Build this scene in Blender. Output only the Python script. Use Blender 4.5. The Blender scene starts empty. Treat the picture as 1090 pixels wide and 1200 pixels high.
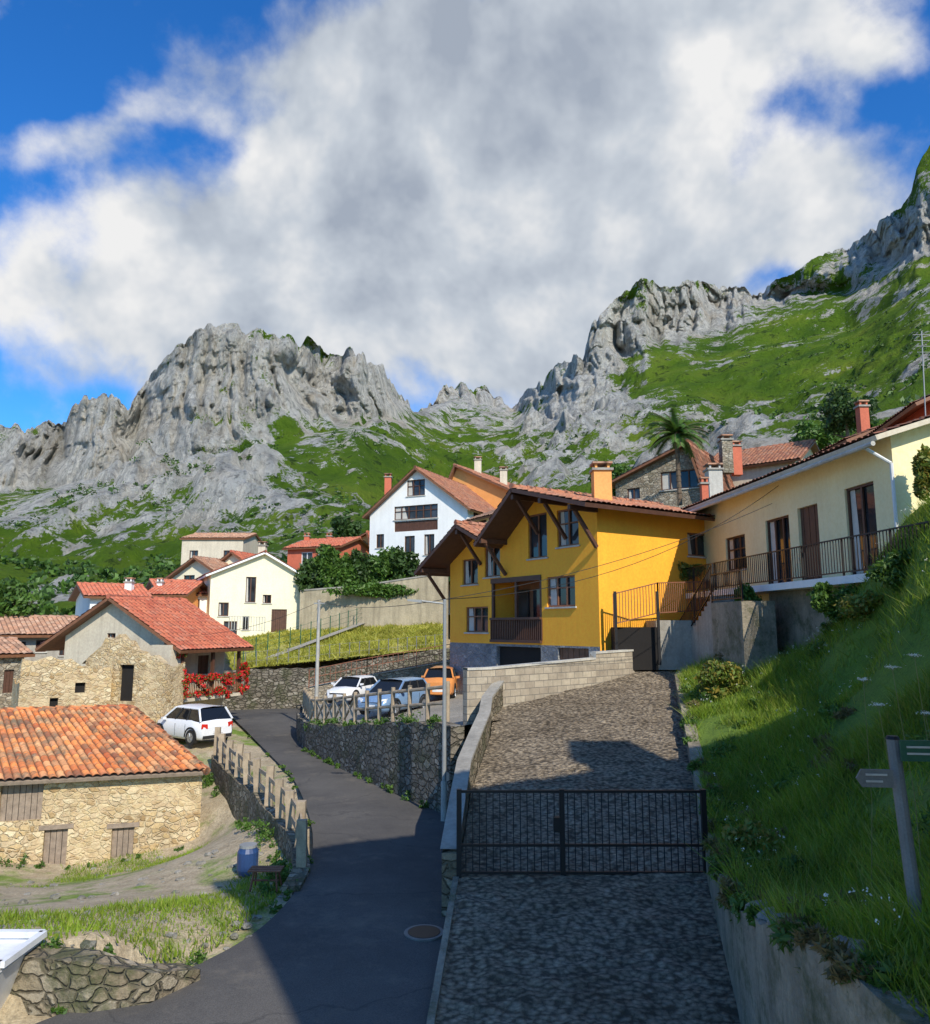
import bpy, math, random
import numpy as np
from mathutils import Vector
random.seed(7); rng=np.random.default_rng(7)
# ---------------------------------------------------------------- camera survey helpers
PITCH=math.atan(135/900); c_=math.cos(PITCH); s_=math.sin(PITCH)
def ray(px,py):
    u=(px-545)/900.; v=(600-py)/900.; den=c_-v*s_
    return u/den,(s_+v*c_)/den
def at(px,py,Y):
    a,e=ray(px,py); return Vector((a*Y,Y,e*Y))
def atz(px,py,z):
    a,e=ray(px,py); Y=z/e; return Vector((a*Y,Y,z))
def xy(px,py,Y):
    a,e=ray(px,py); return (a*Y,Y)
scene=bpy.context.scene
# ---------------------------------------------------------------- numpy noise
def _h(i,j,k):
    v=np.sin(i*127.1+j*311.7+k*74.7)*43758.5453
    return v-np.floor(v)
def vnoise(x,y,z):
    x=np.asarray(x,float);y=np.asarray(y,float);z=np.asarray(z,float)+0*x
    xi=np.floor(x);yi=np.floor(y);zi=np.floor(z)
    fx=x-xi;fy=y-yi;fz=z-zi
    fx=fx*fx*(3-2*fx);fy=fy*fy*(3-2*fy);fz=fz*fz*(3-2*fz)
    r=0
    for a in(0,1):
        for b in(0,1):
            for c in(0,1):
                r=r+_h(xi+a,yi+b,zi+c)*(fx if a else 1-fx)*(fy if b else 1-fy)*(fz if c else 1-fz)
    return r
def fbm(x,y,z,o=5):
    r=0;a=.5;t=0
    for i in range(o):
        r=r+a*vnoise(x,y,z);t+=a;a*=.5;x=x*2.03+5.1;y=y*2.03+1.7;z=z*2.03+9.2
    return r/t
def ridged(x,y,z,o=5,g=.52):
    r=0;a=.5;t=0
    for i in range(o):
        n=1-np.abs(2*vnoise(x,y,z)-1);r=r+a*n*n;t+=a;a*=g;x=x*2.1+3.1;y=y*2.1+7.7;z=z*2.1+2.2
    return r/t
def rbf(pts):
    P=np.array([[p[0],p[1]] for p in pts],float);Z=np.array([p[2] for p in pts],float)
    D=np.sqrt(((P[:,None]-P[None])**2).sum(-1)+.6)
    n=len(P);A=np.zeros((n+3,n+3));A[:n,:n]=D;A[:n,n]=1;A[:n,n+1:]=P;A[n,:n]=1;A[n+1:,:n]=P.T
    A[:n,:n]+=np.eye(n)*-.02
    w=np.linalg.solve(A,np.concatenate([Z,[0,0,0]]))
    def f(x,y):
        x=np.asarray(x,float);y=np.asarray(y,float)
        d=np.sqrt((x[...,None]-P[:,0])**2+(y[...,None]-P[:,1])**2+.6)
        return d@w[:n]+w[n]+w[n+1]*x+w[n+2]*y
    return f
# ---------------------------------------------------------------- materials
MATS={}
class NT:
    def __init__(s,name):
        s.m=bpy.data.materials.new(name);s.m.use_nodes=True;s.t=s.m.node_tree;s.n=s.t.nodes
        s.b=s.n['Principled BSDF'];MATS[name]=s.m
        tc=s.n.new('ShaderNodeTexCoord');s.obj=tc.outputs['Object'];s.uv=tc.outputs['UV']
    def l(s,a,b): s.t.links.new(a,b)
    def noise(s,scale,detail=4,rough=.6,vec=None,dist=0):
        n=s.n.new('ShaderNodeTexNoise');n.inputs['Scale'].default_value=scale;n.inputs['Detail'].default_value=detail
        n.inputs['Roughness'].default_value=rough;n.inputs['Distortion'].default_value=dist
        s.l(vec or s.obj,n.inputs['Vector']);return n.outputs['Fac']
    def map(s,scale,vec=None):
        n=s.n.new('ShaderNodeMapping');n.inputs['Scale'].default_value=scale;s.l(vec or s.obj,n.inputs['Vector']);return n.outputs[0]
    def ramp(s,fac,stops):
        r=s.n.new('ShaderNodeValToRGB');e=r.color_ramp.elements
        while len(e)<len(stops): e.new(.5)
        for i,(p,c) in enumerate(stops):
            e[i].position=p;e[i].color=(*(c if hasattr(c,'__len__') else (c,c,c)),1)
        s.l(fac,r.inputs[0]);return r.outputs[0]
    def mix(s,fac,a,b,mode='MIX'):
        m=s.n.new('ShaderNodeMix');m.data_type='RGBA';m.blend_type=mode
        for v,i in((fac,0),(a,6),(b,7)):
            if isinstance(v,(int,float)): m.inputs[i].default_value=v if i==0 else (v,v,v,1)
            elif isinstance(v,tuple): m.inputs[i].default_value=(*v,1)
            else: s.l(v,m.inputs[i])
        return m.outputs[2]
    def math(s,op,a,b=0):
        m=s.n.new('ShaderNodeMath');m.operation=op
        for i,v in enumerate((a,b)):
            if isinstance(v,(int,float)): m.inputs[i].default_value=v
            else: s.l(v,m.inputs[i])
        return m.outputs[0]
    def col(s,c):
        if isinstance(c,tuple): s.b.inputs['Base Color'].default_value=(*c,1)
        else: s.l(c,s.b.inputs['Base Color'])
    def bump(s,h,st=.5,d=.02):
        b=s.n.new('ShaderNodeBump');b.inputs['Strength'].default_value=st;b.inputs['Distance'].default_value=d
        s.l(h,b.inputs['Height']);s.l(b.outputs[0],s.b.inputs['Normal'])
    def r(s,v):
        s.b.inputs['Roughness'].default_value=v;return s
def mul(c,k): return tuple(min(1,x*k) for x in c)
def plain(name,c,rough=.8,var=.18,scale=1.5,bump=.3,bd=.01,metal=0,streak=False,moss=False):
    t=NT(name);n1=t.noise(scale,6,.65);n2=t.noise(scale*14,3)
    col=t.ramp(n1,[(.25,mul(c,1-var)),(.75,mul(c,1+var))])
    col=t.mix(.25,col,t.ramp(n2,[(.3,.35),(.7,.85)]),'OVERLAY')
    if streak:
        st=t.noise(1,5,.7,t.map((2.5,2.5,.25)))
        col=t.mix(t.ramp(st,[(.45,0.0),(.75,streak)]),col,mul(c,.4))
    if moss: col=t.mix(t.ramp(t.noise(1.7,7,.75),[(.48,0.0),(.64,.8)]),col,(.06,.07,.025))
    t.col(col);t.r(rough);t.b.inputs['Metallic'].default_value=metal
    if bump: t.bump(n2,bump,bd)
    return t.m
def stone(name,cols,scale=2.6,zs=1.6,mortar=(.3,.27,.22),mw=.08,bd=.05,plaster=0,moss=0):
    t=NT(name)
    vec=t.map((scale,scale,scale*zs))
    va=t.n.new('ShaderNodeVectorMath');va.operation='ADD';t.l(vec,va.inputs[0])
    nz=t.n.new('ShaderNodeTexNoise');nz.inputs['Scale'].default_value=2.6;nz.inputs['Detail'].default_value=3;t.l(t.obj,nz.inputs['Vector']);
    sc=t.n.new('ShaderNodeVectorMath');sc.operation='SCALE';sc.inputs['Scale'].default_value=1.3;t.l(nz.outputs['Color'],sc.inputs[0]);t.l(sc.outputs[0],va.inputs[1])
    v=t.n.new('ShaderNodeTexVoronoi');t.l(va.outputs[0],v.inputs['Vector']);v.inputs['Scale'].default_value=1
    ve=t.n.new('ShaderNodeTexVoronoi');ve.feature='DISTANCE_TO_EDGE';t.l(va.outputs[0],ve.inputs['Vector']);ve.inputs['Scale'].default_value=1
    sep=t.n.new('ShaderNodeSeparateColor');t.l(v.outputs['Color'],sep.inputs[0])
    n=len(cols);col=t.ramp(sep.outputs[0],[(i/(n-1)*.9+.05,c) for i,c in enumerate(cols)])
    col=t.mix(.6,col,t.ramp(t.noise(22,4,.7),[(.25,.25),(.75,.8)]),'OVERLAY')
    ed=t.math('ADD',ve.outputs['Distance'],t.math('MULTIPLY',t.math('SUBTRACT',t.noise(9,3),.5),.12))
    edge=t.ramp(ed,[(mw*.3,0.0),(mw*1.2,1.0)])
    if plaster: edge=t.mix(t.ramp(t.noise(.8,6,.7),[(.45,0.0),(.6,plaster)]),edge,(0.,0.,0.))
    mt=t.mix(.7,mortar,t.ramp(t.noise(5,5,.7),[(.3,.3),(.7,.7)]),'OVERLAY')
    col=t.mix(edge,mt,col)
    col=t.mix(t.ramp(t.noise(.7,6,.75),[(.5,0.0),(.75,.6)]),col,mul(cols[0],.35))
    if moss: col=t.mix(t.ramp(t.noise(1.3,7,.75),[(.5,0.0),(.62,moss)]),col,(.055,.065,.02))
    t.col(col);t.r(.9)
    h=t.math('ADD',edge,t.math('MULTIPLY',t.noise(12,4),.5));t.bump(h,.9,bd);return t.m
def tiles(name,cols,lich=.35,lo=.5):
    t=NT(name)
    sep=t.n.new('ShaderNodeSeparateXYZ');t.l(t.uv,sep.inputs[0])
    cb=t.n.new('ShaderNodeCombineXYZ');t.l(t.math('FLOOR',sep.outputs[0]),cb.inputs[0]);t.l(t.math('FLOOR',sep.outputs[1]),cb.inputs[1])
    wn=t.n.new('ShaderNodeTexWhiteNoise');wn.noise_dimensions='2D';t.l(cb.outputs[0],wn.inputs['Vector'])
    n=len(cols);col=t.ramp(wn.outputs['Value'],[(i/(n-1)*.95+.02,c) for i,c in enumerate(cols)])
    col=t.mix(t.ramp(t.noise(1.3,7,.78),[(lo,0.0),(lo+.16,lich)]),col,(.15,.12,.08))
    col=t.mix(t.ramp(t.noise(3.3,5,.75),[(.58,0.0),(.7,lich*.8)]),col,(.42,.37,.27))
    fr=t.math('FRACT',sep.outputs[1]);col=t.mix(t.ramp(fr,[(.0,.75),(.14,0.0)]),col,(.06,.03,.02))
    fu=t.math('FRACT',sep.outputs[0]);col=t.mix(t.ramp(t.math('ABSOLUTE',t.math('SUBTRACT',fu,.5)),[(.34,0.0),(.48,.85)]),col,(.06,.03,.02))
    col=t.mix(.35,col,t.ramp(t.noise(9,4),[(.3,.3),(.7,.8)]),'OVERLAY')
    t.col(col);t.r(.9);t.bump(t.noise(25,3),.3,.01);return t.m
def foliage(name,cols,tr=.3):
    t=NT(name)
    wn=t.n.new('ShaderNodeTexWhiteNoise');wn.noise_dimensions='2D'
    t.l(t.uv,wn.inputs['Vector'])
    n=len(cols);col=t.ramp(wn.outputs['Value'],[(i/(n-1)*.95+.02,c) for i,c in enumerate(cols)])
    big=t.noise(.7,3,.6);col=t.mix(.6,col,t.ramp(big,[(.3,.32),(.7,.75)]),'OVERLAY')
    t.col(col);t.r(.55)
    tl=t.n.new('ShaderNodeBsdfTranslucent');t.l(col,tl.inputs[0])
    ms=t.n.new('ShaderNodeMixShader');ms.inputs[0].default_value=tr
    out=t.n['Material Output'];t.l(t.b.outputs[0],ms.inputs[1]);t.l(tl.outputs[0],ms.inputs[2]);t.l(ms.outputs[0],out.inputs[0]);return t.m
# walls
plain('ochre',(.92,.40,.03),.85,.08,.8,.3,.006,streak=.12)
plain('cream',(.80,.73,.52),.85,.08,.8,.3,.006,streak=.15)
plain('cream_yellow',(.82,.71,.40),.85,.08,.7,.3,.006,streak=.12)
plain('white_wall',(.82,.81,.78),.85,.07,.7,.3,.006,streak=.15)
plain('beige_wall',(.58,.50,.38),.9,.12,.7,.4,.01,streak=.4)
plain('tan_wall',(.38,.32,.22),.95,.25,.7,.6,.03,streak=.7)
plain('brick_red',(.50,.13,.07),.9,.15,1,.4,.01)
plain('orange_wall',(.80,.34,.10),.9,.1,1,.3,.01)
plain('grey_render',(.36,.33,.28),.95,.3,.9,.6,.02,streak=.5)
plain('concrete',(.30,.28,.24),.9,.25,.8,.6,.02,streak=.5)
plain('mossy_concrete',(.27,.23,.17),.95,.35,1.1,.9,.04,streak=.8,moss=True)
plain('concrete_light',(.47,.45,.40),.9,.2,1.2,.6,.01,streak=.45)
plain('wood_dark',(.085,.036,.02),.6,.3,5,.4,.01)
plain('wood_brown',(.20,.085,.04),.6,.3,5,.4,.01)
plain('wood_grey',(.26,.20,.15),.85,.35,6,.6,.01)
plain('wood_fence',(.36,.28,.19),.85,.35,4,.6,.01,streak=.5)
plain('stalk',(.20,.20,.08),.85,.35,4,.6,.01)
plain('iron_black',(.012,.012,.014),.5,.2,5,.15,.003,.3)
plain('steel_grey',(.25,.26,.26),.55,.15,5,.1,.003,.2)
plain('post_grey',(.17,.17,.16),.6,.25,4,.2,.003,.1)
plain('pole_concrete',(.36,.35,.32),.8,.2,3,.3,.005)
plain('white_paint',(.72,.73,.74),.45,.1,3,.1,.003,streak=.35)
plain('blue_plastic',(.02,.05,.14),.4,.1,2,.1,.002)
plain('car_white',(.72,.73,.75),.25,.03,1,0)
plain('car_blue',(.20,.32,.50),.25,.05,1,0,metal=.3)
plain('van_orange',(.62,.24,.07),.3,.05,1,0)
plain('tyre',(.015,.015,.015),.8,.2,8,.2,.004)
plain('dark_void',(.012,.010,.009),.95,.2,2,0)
plain('rim',(.42,.43,.45),.35,.05,4,0,metal=.8)
plain('sign_green',(.02,.09,.05),.5,.1,2,0)
plain('rust',(.20,.08,.045),.8,.35,8,.4,.005)
plain('lamp_red',(.5,.02,.01),.3,.05,1,0)
plain('lamp_glass',(.8,.8,.78),.15,.03,1,0)
plain('bark',(.14,.10,.065),.95,.35,6,1,.03)
plain('rock',(.30,.28,.24),.95,.4,3,1,.05,moss=True)
plain('curtain',(.5,.47,.42),.9,.15,3,0)
t=NT('glass');t.col(t.ramp(t.noise(.6,2),[(.4,(.015,.017,.02)),(.7,(.06,.07,.085))]));t.r(.06);t.b.inputs['Specular IOR Level'].default_value=.6
t=NT('car_glass');t.col((.01,.012,.015));t.r(.04)
stone('stone_warm',[(.34,.22,.10),(.58,.42,.21),(.46,.34,.20),(.70,.57,.36)],3.9,1.7,(.60,.46,.27),.09,.05,.75)
stone('stone_grey',[(.10,.085,.065),(.21,.18,.14),(.15,.13,.10),(.31,.28,.23)],3.4,1.8,(.075,.065,.045),.1,.08,0,.6)
stone('stone_old',[(.16,.125,.08),(.30,.24,.16),(.22,.185,.13),(.40,.34,.25)],3.8,1.7,(.12,.10,.065),.1,.07,.3,.75)
stone('stone_mid',[(.24,.19,.13),(.38,.31,.22),(.30,.26,.20),(.48,.42,.32)],3.6,1.7,(.24,.20,.15),.08,.06,.4,.3)
stone('stone_blue',[(.16,.17,.19),(.26,.27,.29),(.20,.21,.23),(.36,.36,.36)],4,1.4,(.30,.29,.27),.08,.03)
t=NT('block_wall')
bt=t.n.new('ShaderNodeTexBrick');t.l(t.uv,bt.inputs['Vector']);bt.inputs['Scale'].default_value=1
bt.inputs['Brick Width'].default_value=.45;bt.inputs['Row Height'].default_value=.22;bt.inputs['Mortar Size'].default_value=.012
bt.inputs['Color1'].default_value=(.44,.38,.29,1);bt.inputs['Color2'].default_value=(.31,.26,.20,1);bt.inputs['Mortar'].default_value=(.2,.18,.15,1)
col=t.mix(.6,bt.outputs['Color'],t.ramp(t.noise(3,6,.7),[(.25,.25),(.75,.75)]),'OVERLAY');t.col(col);t.r(.95);t.bump(t.math('SUBTRACT',t.noise(30,3),bt.outputs['Fac']),.6,.015)
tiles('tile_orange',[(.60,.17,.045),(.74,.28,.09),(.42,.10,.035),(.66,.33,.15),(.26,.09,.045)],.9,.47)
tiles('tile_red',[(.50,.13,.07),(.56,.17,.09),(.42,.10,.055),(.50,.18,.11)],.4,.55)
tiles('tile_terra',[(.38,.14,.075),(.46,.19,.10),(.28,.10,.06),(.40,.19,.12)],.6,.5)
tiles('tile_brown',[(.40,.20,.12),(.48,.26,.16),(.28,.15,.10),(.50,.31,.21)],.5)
foliage('leaf_green',[(.04,.09,.012),(.075,.16,.022),(.12,.22,.03),(.05,.11,.014)])
foliage('leaf_dark',[(.02,.05,.01),(.04,.085,.015),(.065,.12,.022)])
foliage('leaf_vine',[(.07,.14,.018),(.13,.22,.03),(.22,.22,.035),(.28,.18,.03)])
foliage('leaf_dry',[(.12,.09,.035),(.20,.15,.06),(.09,.10,.025),(.26,.20,.09)])
foliage('flower_red',[(.65,.01,.01),(.8,.02,.02),(.55,.0,.02),(.7,.05,.05)],.2)
foliage('flower_white',[(.7,.7,.6),(.8,.8,.72)],.2)
foliage('grass_blade',[(.10,.18,.010),(.19,.30,.018),(.27,.38,.026),(.14,.24,.015),(.38,.38,.08)],.4)
foliage('grass_dry',[(.26,.28,.03),(.40,.38,.05),(.48,.43,.09),(.20,.26,.02)],.4)
# asphalt
t=NT('asphalt');n1=t.noise(.35,6,.7);col=t.ramp(n1,[(.3,(.062,.059,.057)),(.7,(.115,.107,.097))])
col=t.mix(.6,col,t.ramp(t.noise(60,2),[(.3,.3),(.7,.75)]),'OVERLAY')
v=t.n.new('ShaderNodeTexVoronoi');v.feature='DISTANCE_TO_EDGE';v.inputs['Scale'].default_value=.2
dm=t.n.new('ShaderNodeVectorMath');dm.operation='ADD';nn=t.n.new('ShaderNodeTexNoise');nn.inputs['Scale'].default_value=1.2;nn.inputs['Detail'].default_value=6;t.l(t.obj,nn.inputs[0]);t.l(t.obj,dm.inputs[0]);t.l(nn.outputs['Color'],dm.inputs[1]);t.l(dm.outputs[0],v.inputs['Vector'])
col=t.mix(t.ramp(v.outputs['Distance'],[(.0,.45),(.007,0.0)]),col,(.035,.035,.035))
col=t.mix(t.ramp(t.noise(.9,7,.75),[(.54,0.0),(.72,.5)]),col,(.21,.18,.14));t.col(col);t.r(.9);t.b.inputs['Specular IOR Level'].default_value=.25;t.bump(t.noise(70,2),.5,.01)
# ramp : rough cobbled concrete
t=NT('ramp_concrete')
vm=t.map((9,14,9));v=t.n.new('ShaderNodeTexVoronoi');t.l(vm,v.inputs['Vector']);v.inputs['Scale'].default_value=1
col=t.ramp(t.noise(.6,7,.78),[(.3,(.20,.155,.105)),(.7,(.44,.36,.26))])
hh=t.math('ADD',t.math('MULTIPLY',v.outputs['Distance'],-.8),t.math('MULTIPLY',t.noise(7,6,.75),1.5))
col=t.mix(.95,col,t.ramp(hh,[(.1,.15),(.75,.75)]),'OVERLAY');t.col(col);t.r(.95);t.b.inputs['Specular IOR Level'].default_value=.25;t.bump(hh,1,.09)
# ground
def groundmat(name,g1,g2,d1,d2,lo,hi,sc=.35):
    t=NT(name);n=t.noise(sc,8,.7,dist=.3)
    g=t.ramp(t.noise(1.1,6,.7),[(.3,g1),(.7,g2)]);d=t.ramp(t.noise(2.2,7,.75),[(.3,d1),(.7,d2)])
    f=t.ramp(n,[(lo,0.0),(hi,1.0)]);col=t.mix(f,g,d);col=t.mix(.6,col,t.ramp(t.noise(18,4,.7),[(.3,.22),(.7,.78)]),'OVERLAY')
    t.col(col);t.r(.95);t.bump(t.noise(9,6,.7),.9,.06)
groundmat('ground_mat',(.09,.16,.013),(.21,.30,.03),(.30,.23,.14),(.52,.43,.29),.38,.49)
groundmat('gravel_mat',(.30,.28,.24),(.22,.20,.17),(.25,.22,.18),(.4,.37,.31),.4,.6)
groundmat('bank_mat',(.07,.13,.012),(.15,.23,.022),(.13,.10,.05),(.20,.16,.08),.6,.7)
groundmat('field_mat',(.28,.31,.03),(.44,.42,.06),(.46,.40,.11),(.50,.43,.17),.45,.65,.25)
# mountain
t=NT('mountain_mat')
at_=t.n.new('ShaderNodeAttribute');at_.attribute_name='rock';rk=at_.outputs['Fac']
ac=t.n.new('ShaderNodeAttribute');ac.attribute_name='cleft_shade';ck=ac.outputs['Fac']
nf=t.noise(.08,9,.72);nf2=t.noise(.8,5,.7)
f=t.math('ADD',rk,t.math('MULTIPLY',t.math('SUBTRACT',nf,.5),1.9));f=t.math('ADD',f,t.math('MULTIPLY',t.math('SUBTRACT',nf2,.5),.6))
f=t.ramp(f,[(.47,0.0),(.53,1.0)])
g=t.ramp(t.noise(.03,7,.7),[(.3,(.06,.14,.010)),(.5,(.14,.25,.015)),(.72,(.28,.36,.035))])
g=t.mix(t.ramp(t.noise(.12,8,.75),[(.54,0.0),(.62,.85)]),g,(.025,.06,.010))
r1=t.noise(1,9,.75,t.map((.12,.12,.016)));r2=t.noise(.3,8,.78)
r=t.ramp(r1,[(.34,(.34,.33,.31)),(.46,(.62,.60,.55)),(.58,(.86,.83,.76))])
r=t.mix(t.ramp(r2,[(.52,0.0),(.62,.75)]),r,(.19,.185,.175));r=t.mix(t.ramp(t.noise(.04,5),[(.52,0.0),(.7,.4)]),r,(.60,.47,.30))
r=t.mix(t.ramp(ck,[(.66,0.0),(.92,.75)]),r,(.11,.11,.10))  # shade painted into the rock colour along the clefts
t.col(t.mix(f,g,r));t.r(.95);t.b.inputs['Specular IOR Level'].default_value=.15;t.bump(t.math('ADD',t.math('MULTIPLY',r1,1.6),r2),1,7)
# ---------------------------------------------------------------- mesh builder
class MB:
    def __init__(s): s.V=[];s.F=[];s.M=[];s.U=[];s.mats=[];s.S=[]
    def mi(s,m):
        if m not in s.mats: s.mats.append(m)
        return s.mats.index(m)
    def face(s,pts,m,uv=None):
        b=len(s.V);pts=[Vector(p) for p in pts];s.V+= [tuple(p) for p in pts];s.F.append(tuple(range(b,b+len(pts))));s.M.append(s.mi(m));s.S.append(False)
        if uv is None:
            n=(pts[1]-pts[0]).cross(pts[-1]-pts[0])
            if n.length>1e-9:n.normalize()
            ax=Vector((-n.y,n.x,0))
            if ax.length<.2: ax=Vector((1,0,0))
            ax.normalize();ay=n.cross(ax);uv=[(p.dot(ax),p.dot(ay)) for p in pts]
        s.U.append(uv)
    def grid(s,P,m,UV=None,smooth=True):
        nr=len(P);nc=len(P[0]);b=len(s.V);mi=s.mi(m)
        for r in P: s.V+=[tuple(p) for p in r]
        for i in range(nr-1):
            for j in range(nc-1):
                s.F.append((b+i*nc+j,b+i*nc+j+1,b+(i+1)*nc+j+1,b+(i+1)*nc+j));s.M.append(mi);s.S.append(smooth)
                if UV is not None: s.U.append([UV[i][j],UV[i][j+1],UV[i+1][j+1],UV[i+1][j]])
                else: s.U.append([(P[k][l][0],P[k][l][1]) for k,l in((i,j),(i,j+1),(i+1,j+1),(i+1,j))])
    def box8(s,b,t,m):
        n=len(b);s.face(b[::-1],m);s.face(t,m)
        for i in range(n): j=(i+1)%n;s.face([b[i],b[j],t[j],t[i]],m)
    def box(s,x0,x1,y0,y1,z0,z1,m):
        s.box8([(x0,y0,z0),(x1,y0,z0),(x1,y1,z0),(x0,y1,z0)],[(x0,y0,z1),(x1,y0,z1),(x1,y1,z1),(x0,y1,z1)],m)
    def tube(s,p,q,r,m,n=8,r2=None):
        p=Vector(p);q=Vector(q);d=(q-p).normalized();a=d.orthogonal().normalized();b=d.cross(a);r2=r if r2 is None else r2
        A=[p+(a*math.cos(k*2*math.pi/n)+b*math.sin(k*2*math.pi/n))*r for k in range(n)]
        B=[q+(a*math.cos(k*2*math.pi/n)+b*math.sin(k*2*math.pi/n))*r2 for k in range(n)]
        for k in range(n):
            j=(k+1)%n;s.face([A[k],A[j],B[j],B[k]],m);s.S[-1]=True
        s.face(A[::-1],m);s.face(B,m)
    def beam(s,p,q,w,h,m):
        p=Vector(p);q=Vector(q);d=(q-p).normalized();sd=d.cross(Vector((0,0,1)))
        if sd.length<.1: sd=Vector((1,0,0))
        sd.normalize();up=sd.cross(d)
        c=[(-w/2,-h/2),(w/2,-h/2),(w/2,h/2),(-w/2,h/2)]
        s.box8([p+sd*a+up*b for a,b in c],[q+sd*a+up*b for a,b in c],m)
    def obj(s,name,parent=None,jit=0):
        me=bpy.data.meshes.new(name);me.from_pydata(s.V,[],s.F)
        for m in s.mats: me.materials.append(MATS[m])
        me.polygons.foreach_set('material_index',s.M);me.polygons.foreach_set('use_smooth',s.S)
        uv=me.uv_layers.new(name='UVMap');flat=np.array([x for f in s.U for p in f for x in p],dtype=np.float32);uv.data.foreach_set('uv',flat)
        me.update();o=bpy.data.objects.new(name,me);scene.collection.objects.link(o)
        if parent: o.parent=parent
        return o
def empty(name,loc=(0,0,0)):
    e=bpy.data.objects.new(name,None);e.empty_display_size=.2;scene.collection.objects.link(e);return e
class Fac:
    def __init__(s,A,B):
        s.A=Vector((A[0],A[1],0));s.B=Vector((B[0],B[1],0));d=s.B-s.A;s.L=d.length;s.d=d/s.L;s.n=Vector((s.d.y,-s.d.x,0))
    def P(s,u,z,o=0): p=s.A+s.d*u+s.n*o;return Vector((p.x,p.y,z))
    def hit(s,px,py,off=0):
        a,e=ray(px,py);A=s.A+s.n*off;t=A.dot(s.n)/(a*s.n.x+s.n.y);p=Vector((a*t,t,0));return (p-s.A).dot(s.d),e*t
    def rect(s,x0,y0,x1,y1):
        ua=s.hit(x0,(y0+y1)/2)[0];ub=s.hit(x1,(y0+y1)/2)[0];za=s.hit((x0+x1)/2,y1)[1];zb=s.hit((x0+x1)/2,y0)[1]
        return [min(ua,ub),max(ua,ub),za,zb]
def fbox(mb,f,u0,u1,z0,z1,o0,o1,m):
    mb.box8([f.P(u0,z0,o1),f.P(u1,z0,o1),f.P(u1,z0,o0),f.P(u0,z0,o0)],[f.P(u0,z1,o1),f.P(u1,z1,o1),f.P(u1,z1,o0),f.P(u0,z1,o0)],m)
def topz(k,u):
    return float(np.interp(u,[a for a,b in k],[b for a,b in k]))
def wall(mb,f,z0,top,m,holes=(),dep=.2):
    us={0.,f.L}|{round(k[0],4) for k in top if 0<k[0]<f.L}
    H=[]
    for h in holes:
        h=list(h);h[0]=max(.08,h[0]);h[1]=min(f.L-.08,h[1]);h[2]=max(z0+.02,h[2]);h[3]=min(h[3],min(topz(top,h[0]),topz(top,h[1]))-.08)
        if h[1]-h[0]>.1 and h[3]-h[2]>.1: H.append(h);us|={h[0],h[1]}
    us=sorted(us)
    for a,b in zip(us[:-1],us[1:]):
        if b-a<1e-4: continue
        mid=(a+b)/2;z=z0
        for h in sorted([h for h in H if h[0]<mid<h[1]],key=lambda h:h[2]):
            if h[2]>z: mb.face([f.P(a,z),f.P(b,z),f.P(b,h[2]),f.P(a,h[2])],m)
            z=h[3]
        mb.face([f.P(a,z),f.P(b,z),f.P(b,topz(top,b)),f.P(a,topz(top,a))],m)
    for h in H:
        dd=h[5] if len(h)>5 else dep
        q=[(h[0],h[2]),(h[1],h[2]),(h[1],h[3]),(h[0],h[3])]
        for i in range(4):
            a=q[i];b=q[(i+1)%4];mb.face([f.P(a[0],a[1],0),f.P(a[0],a[1],-dd),f.P(b[0],b[1],-dd),f.P(b[0],b[1],0)],m)
    return H
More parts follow.
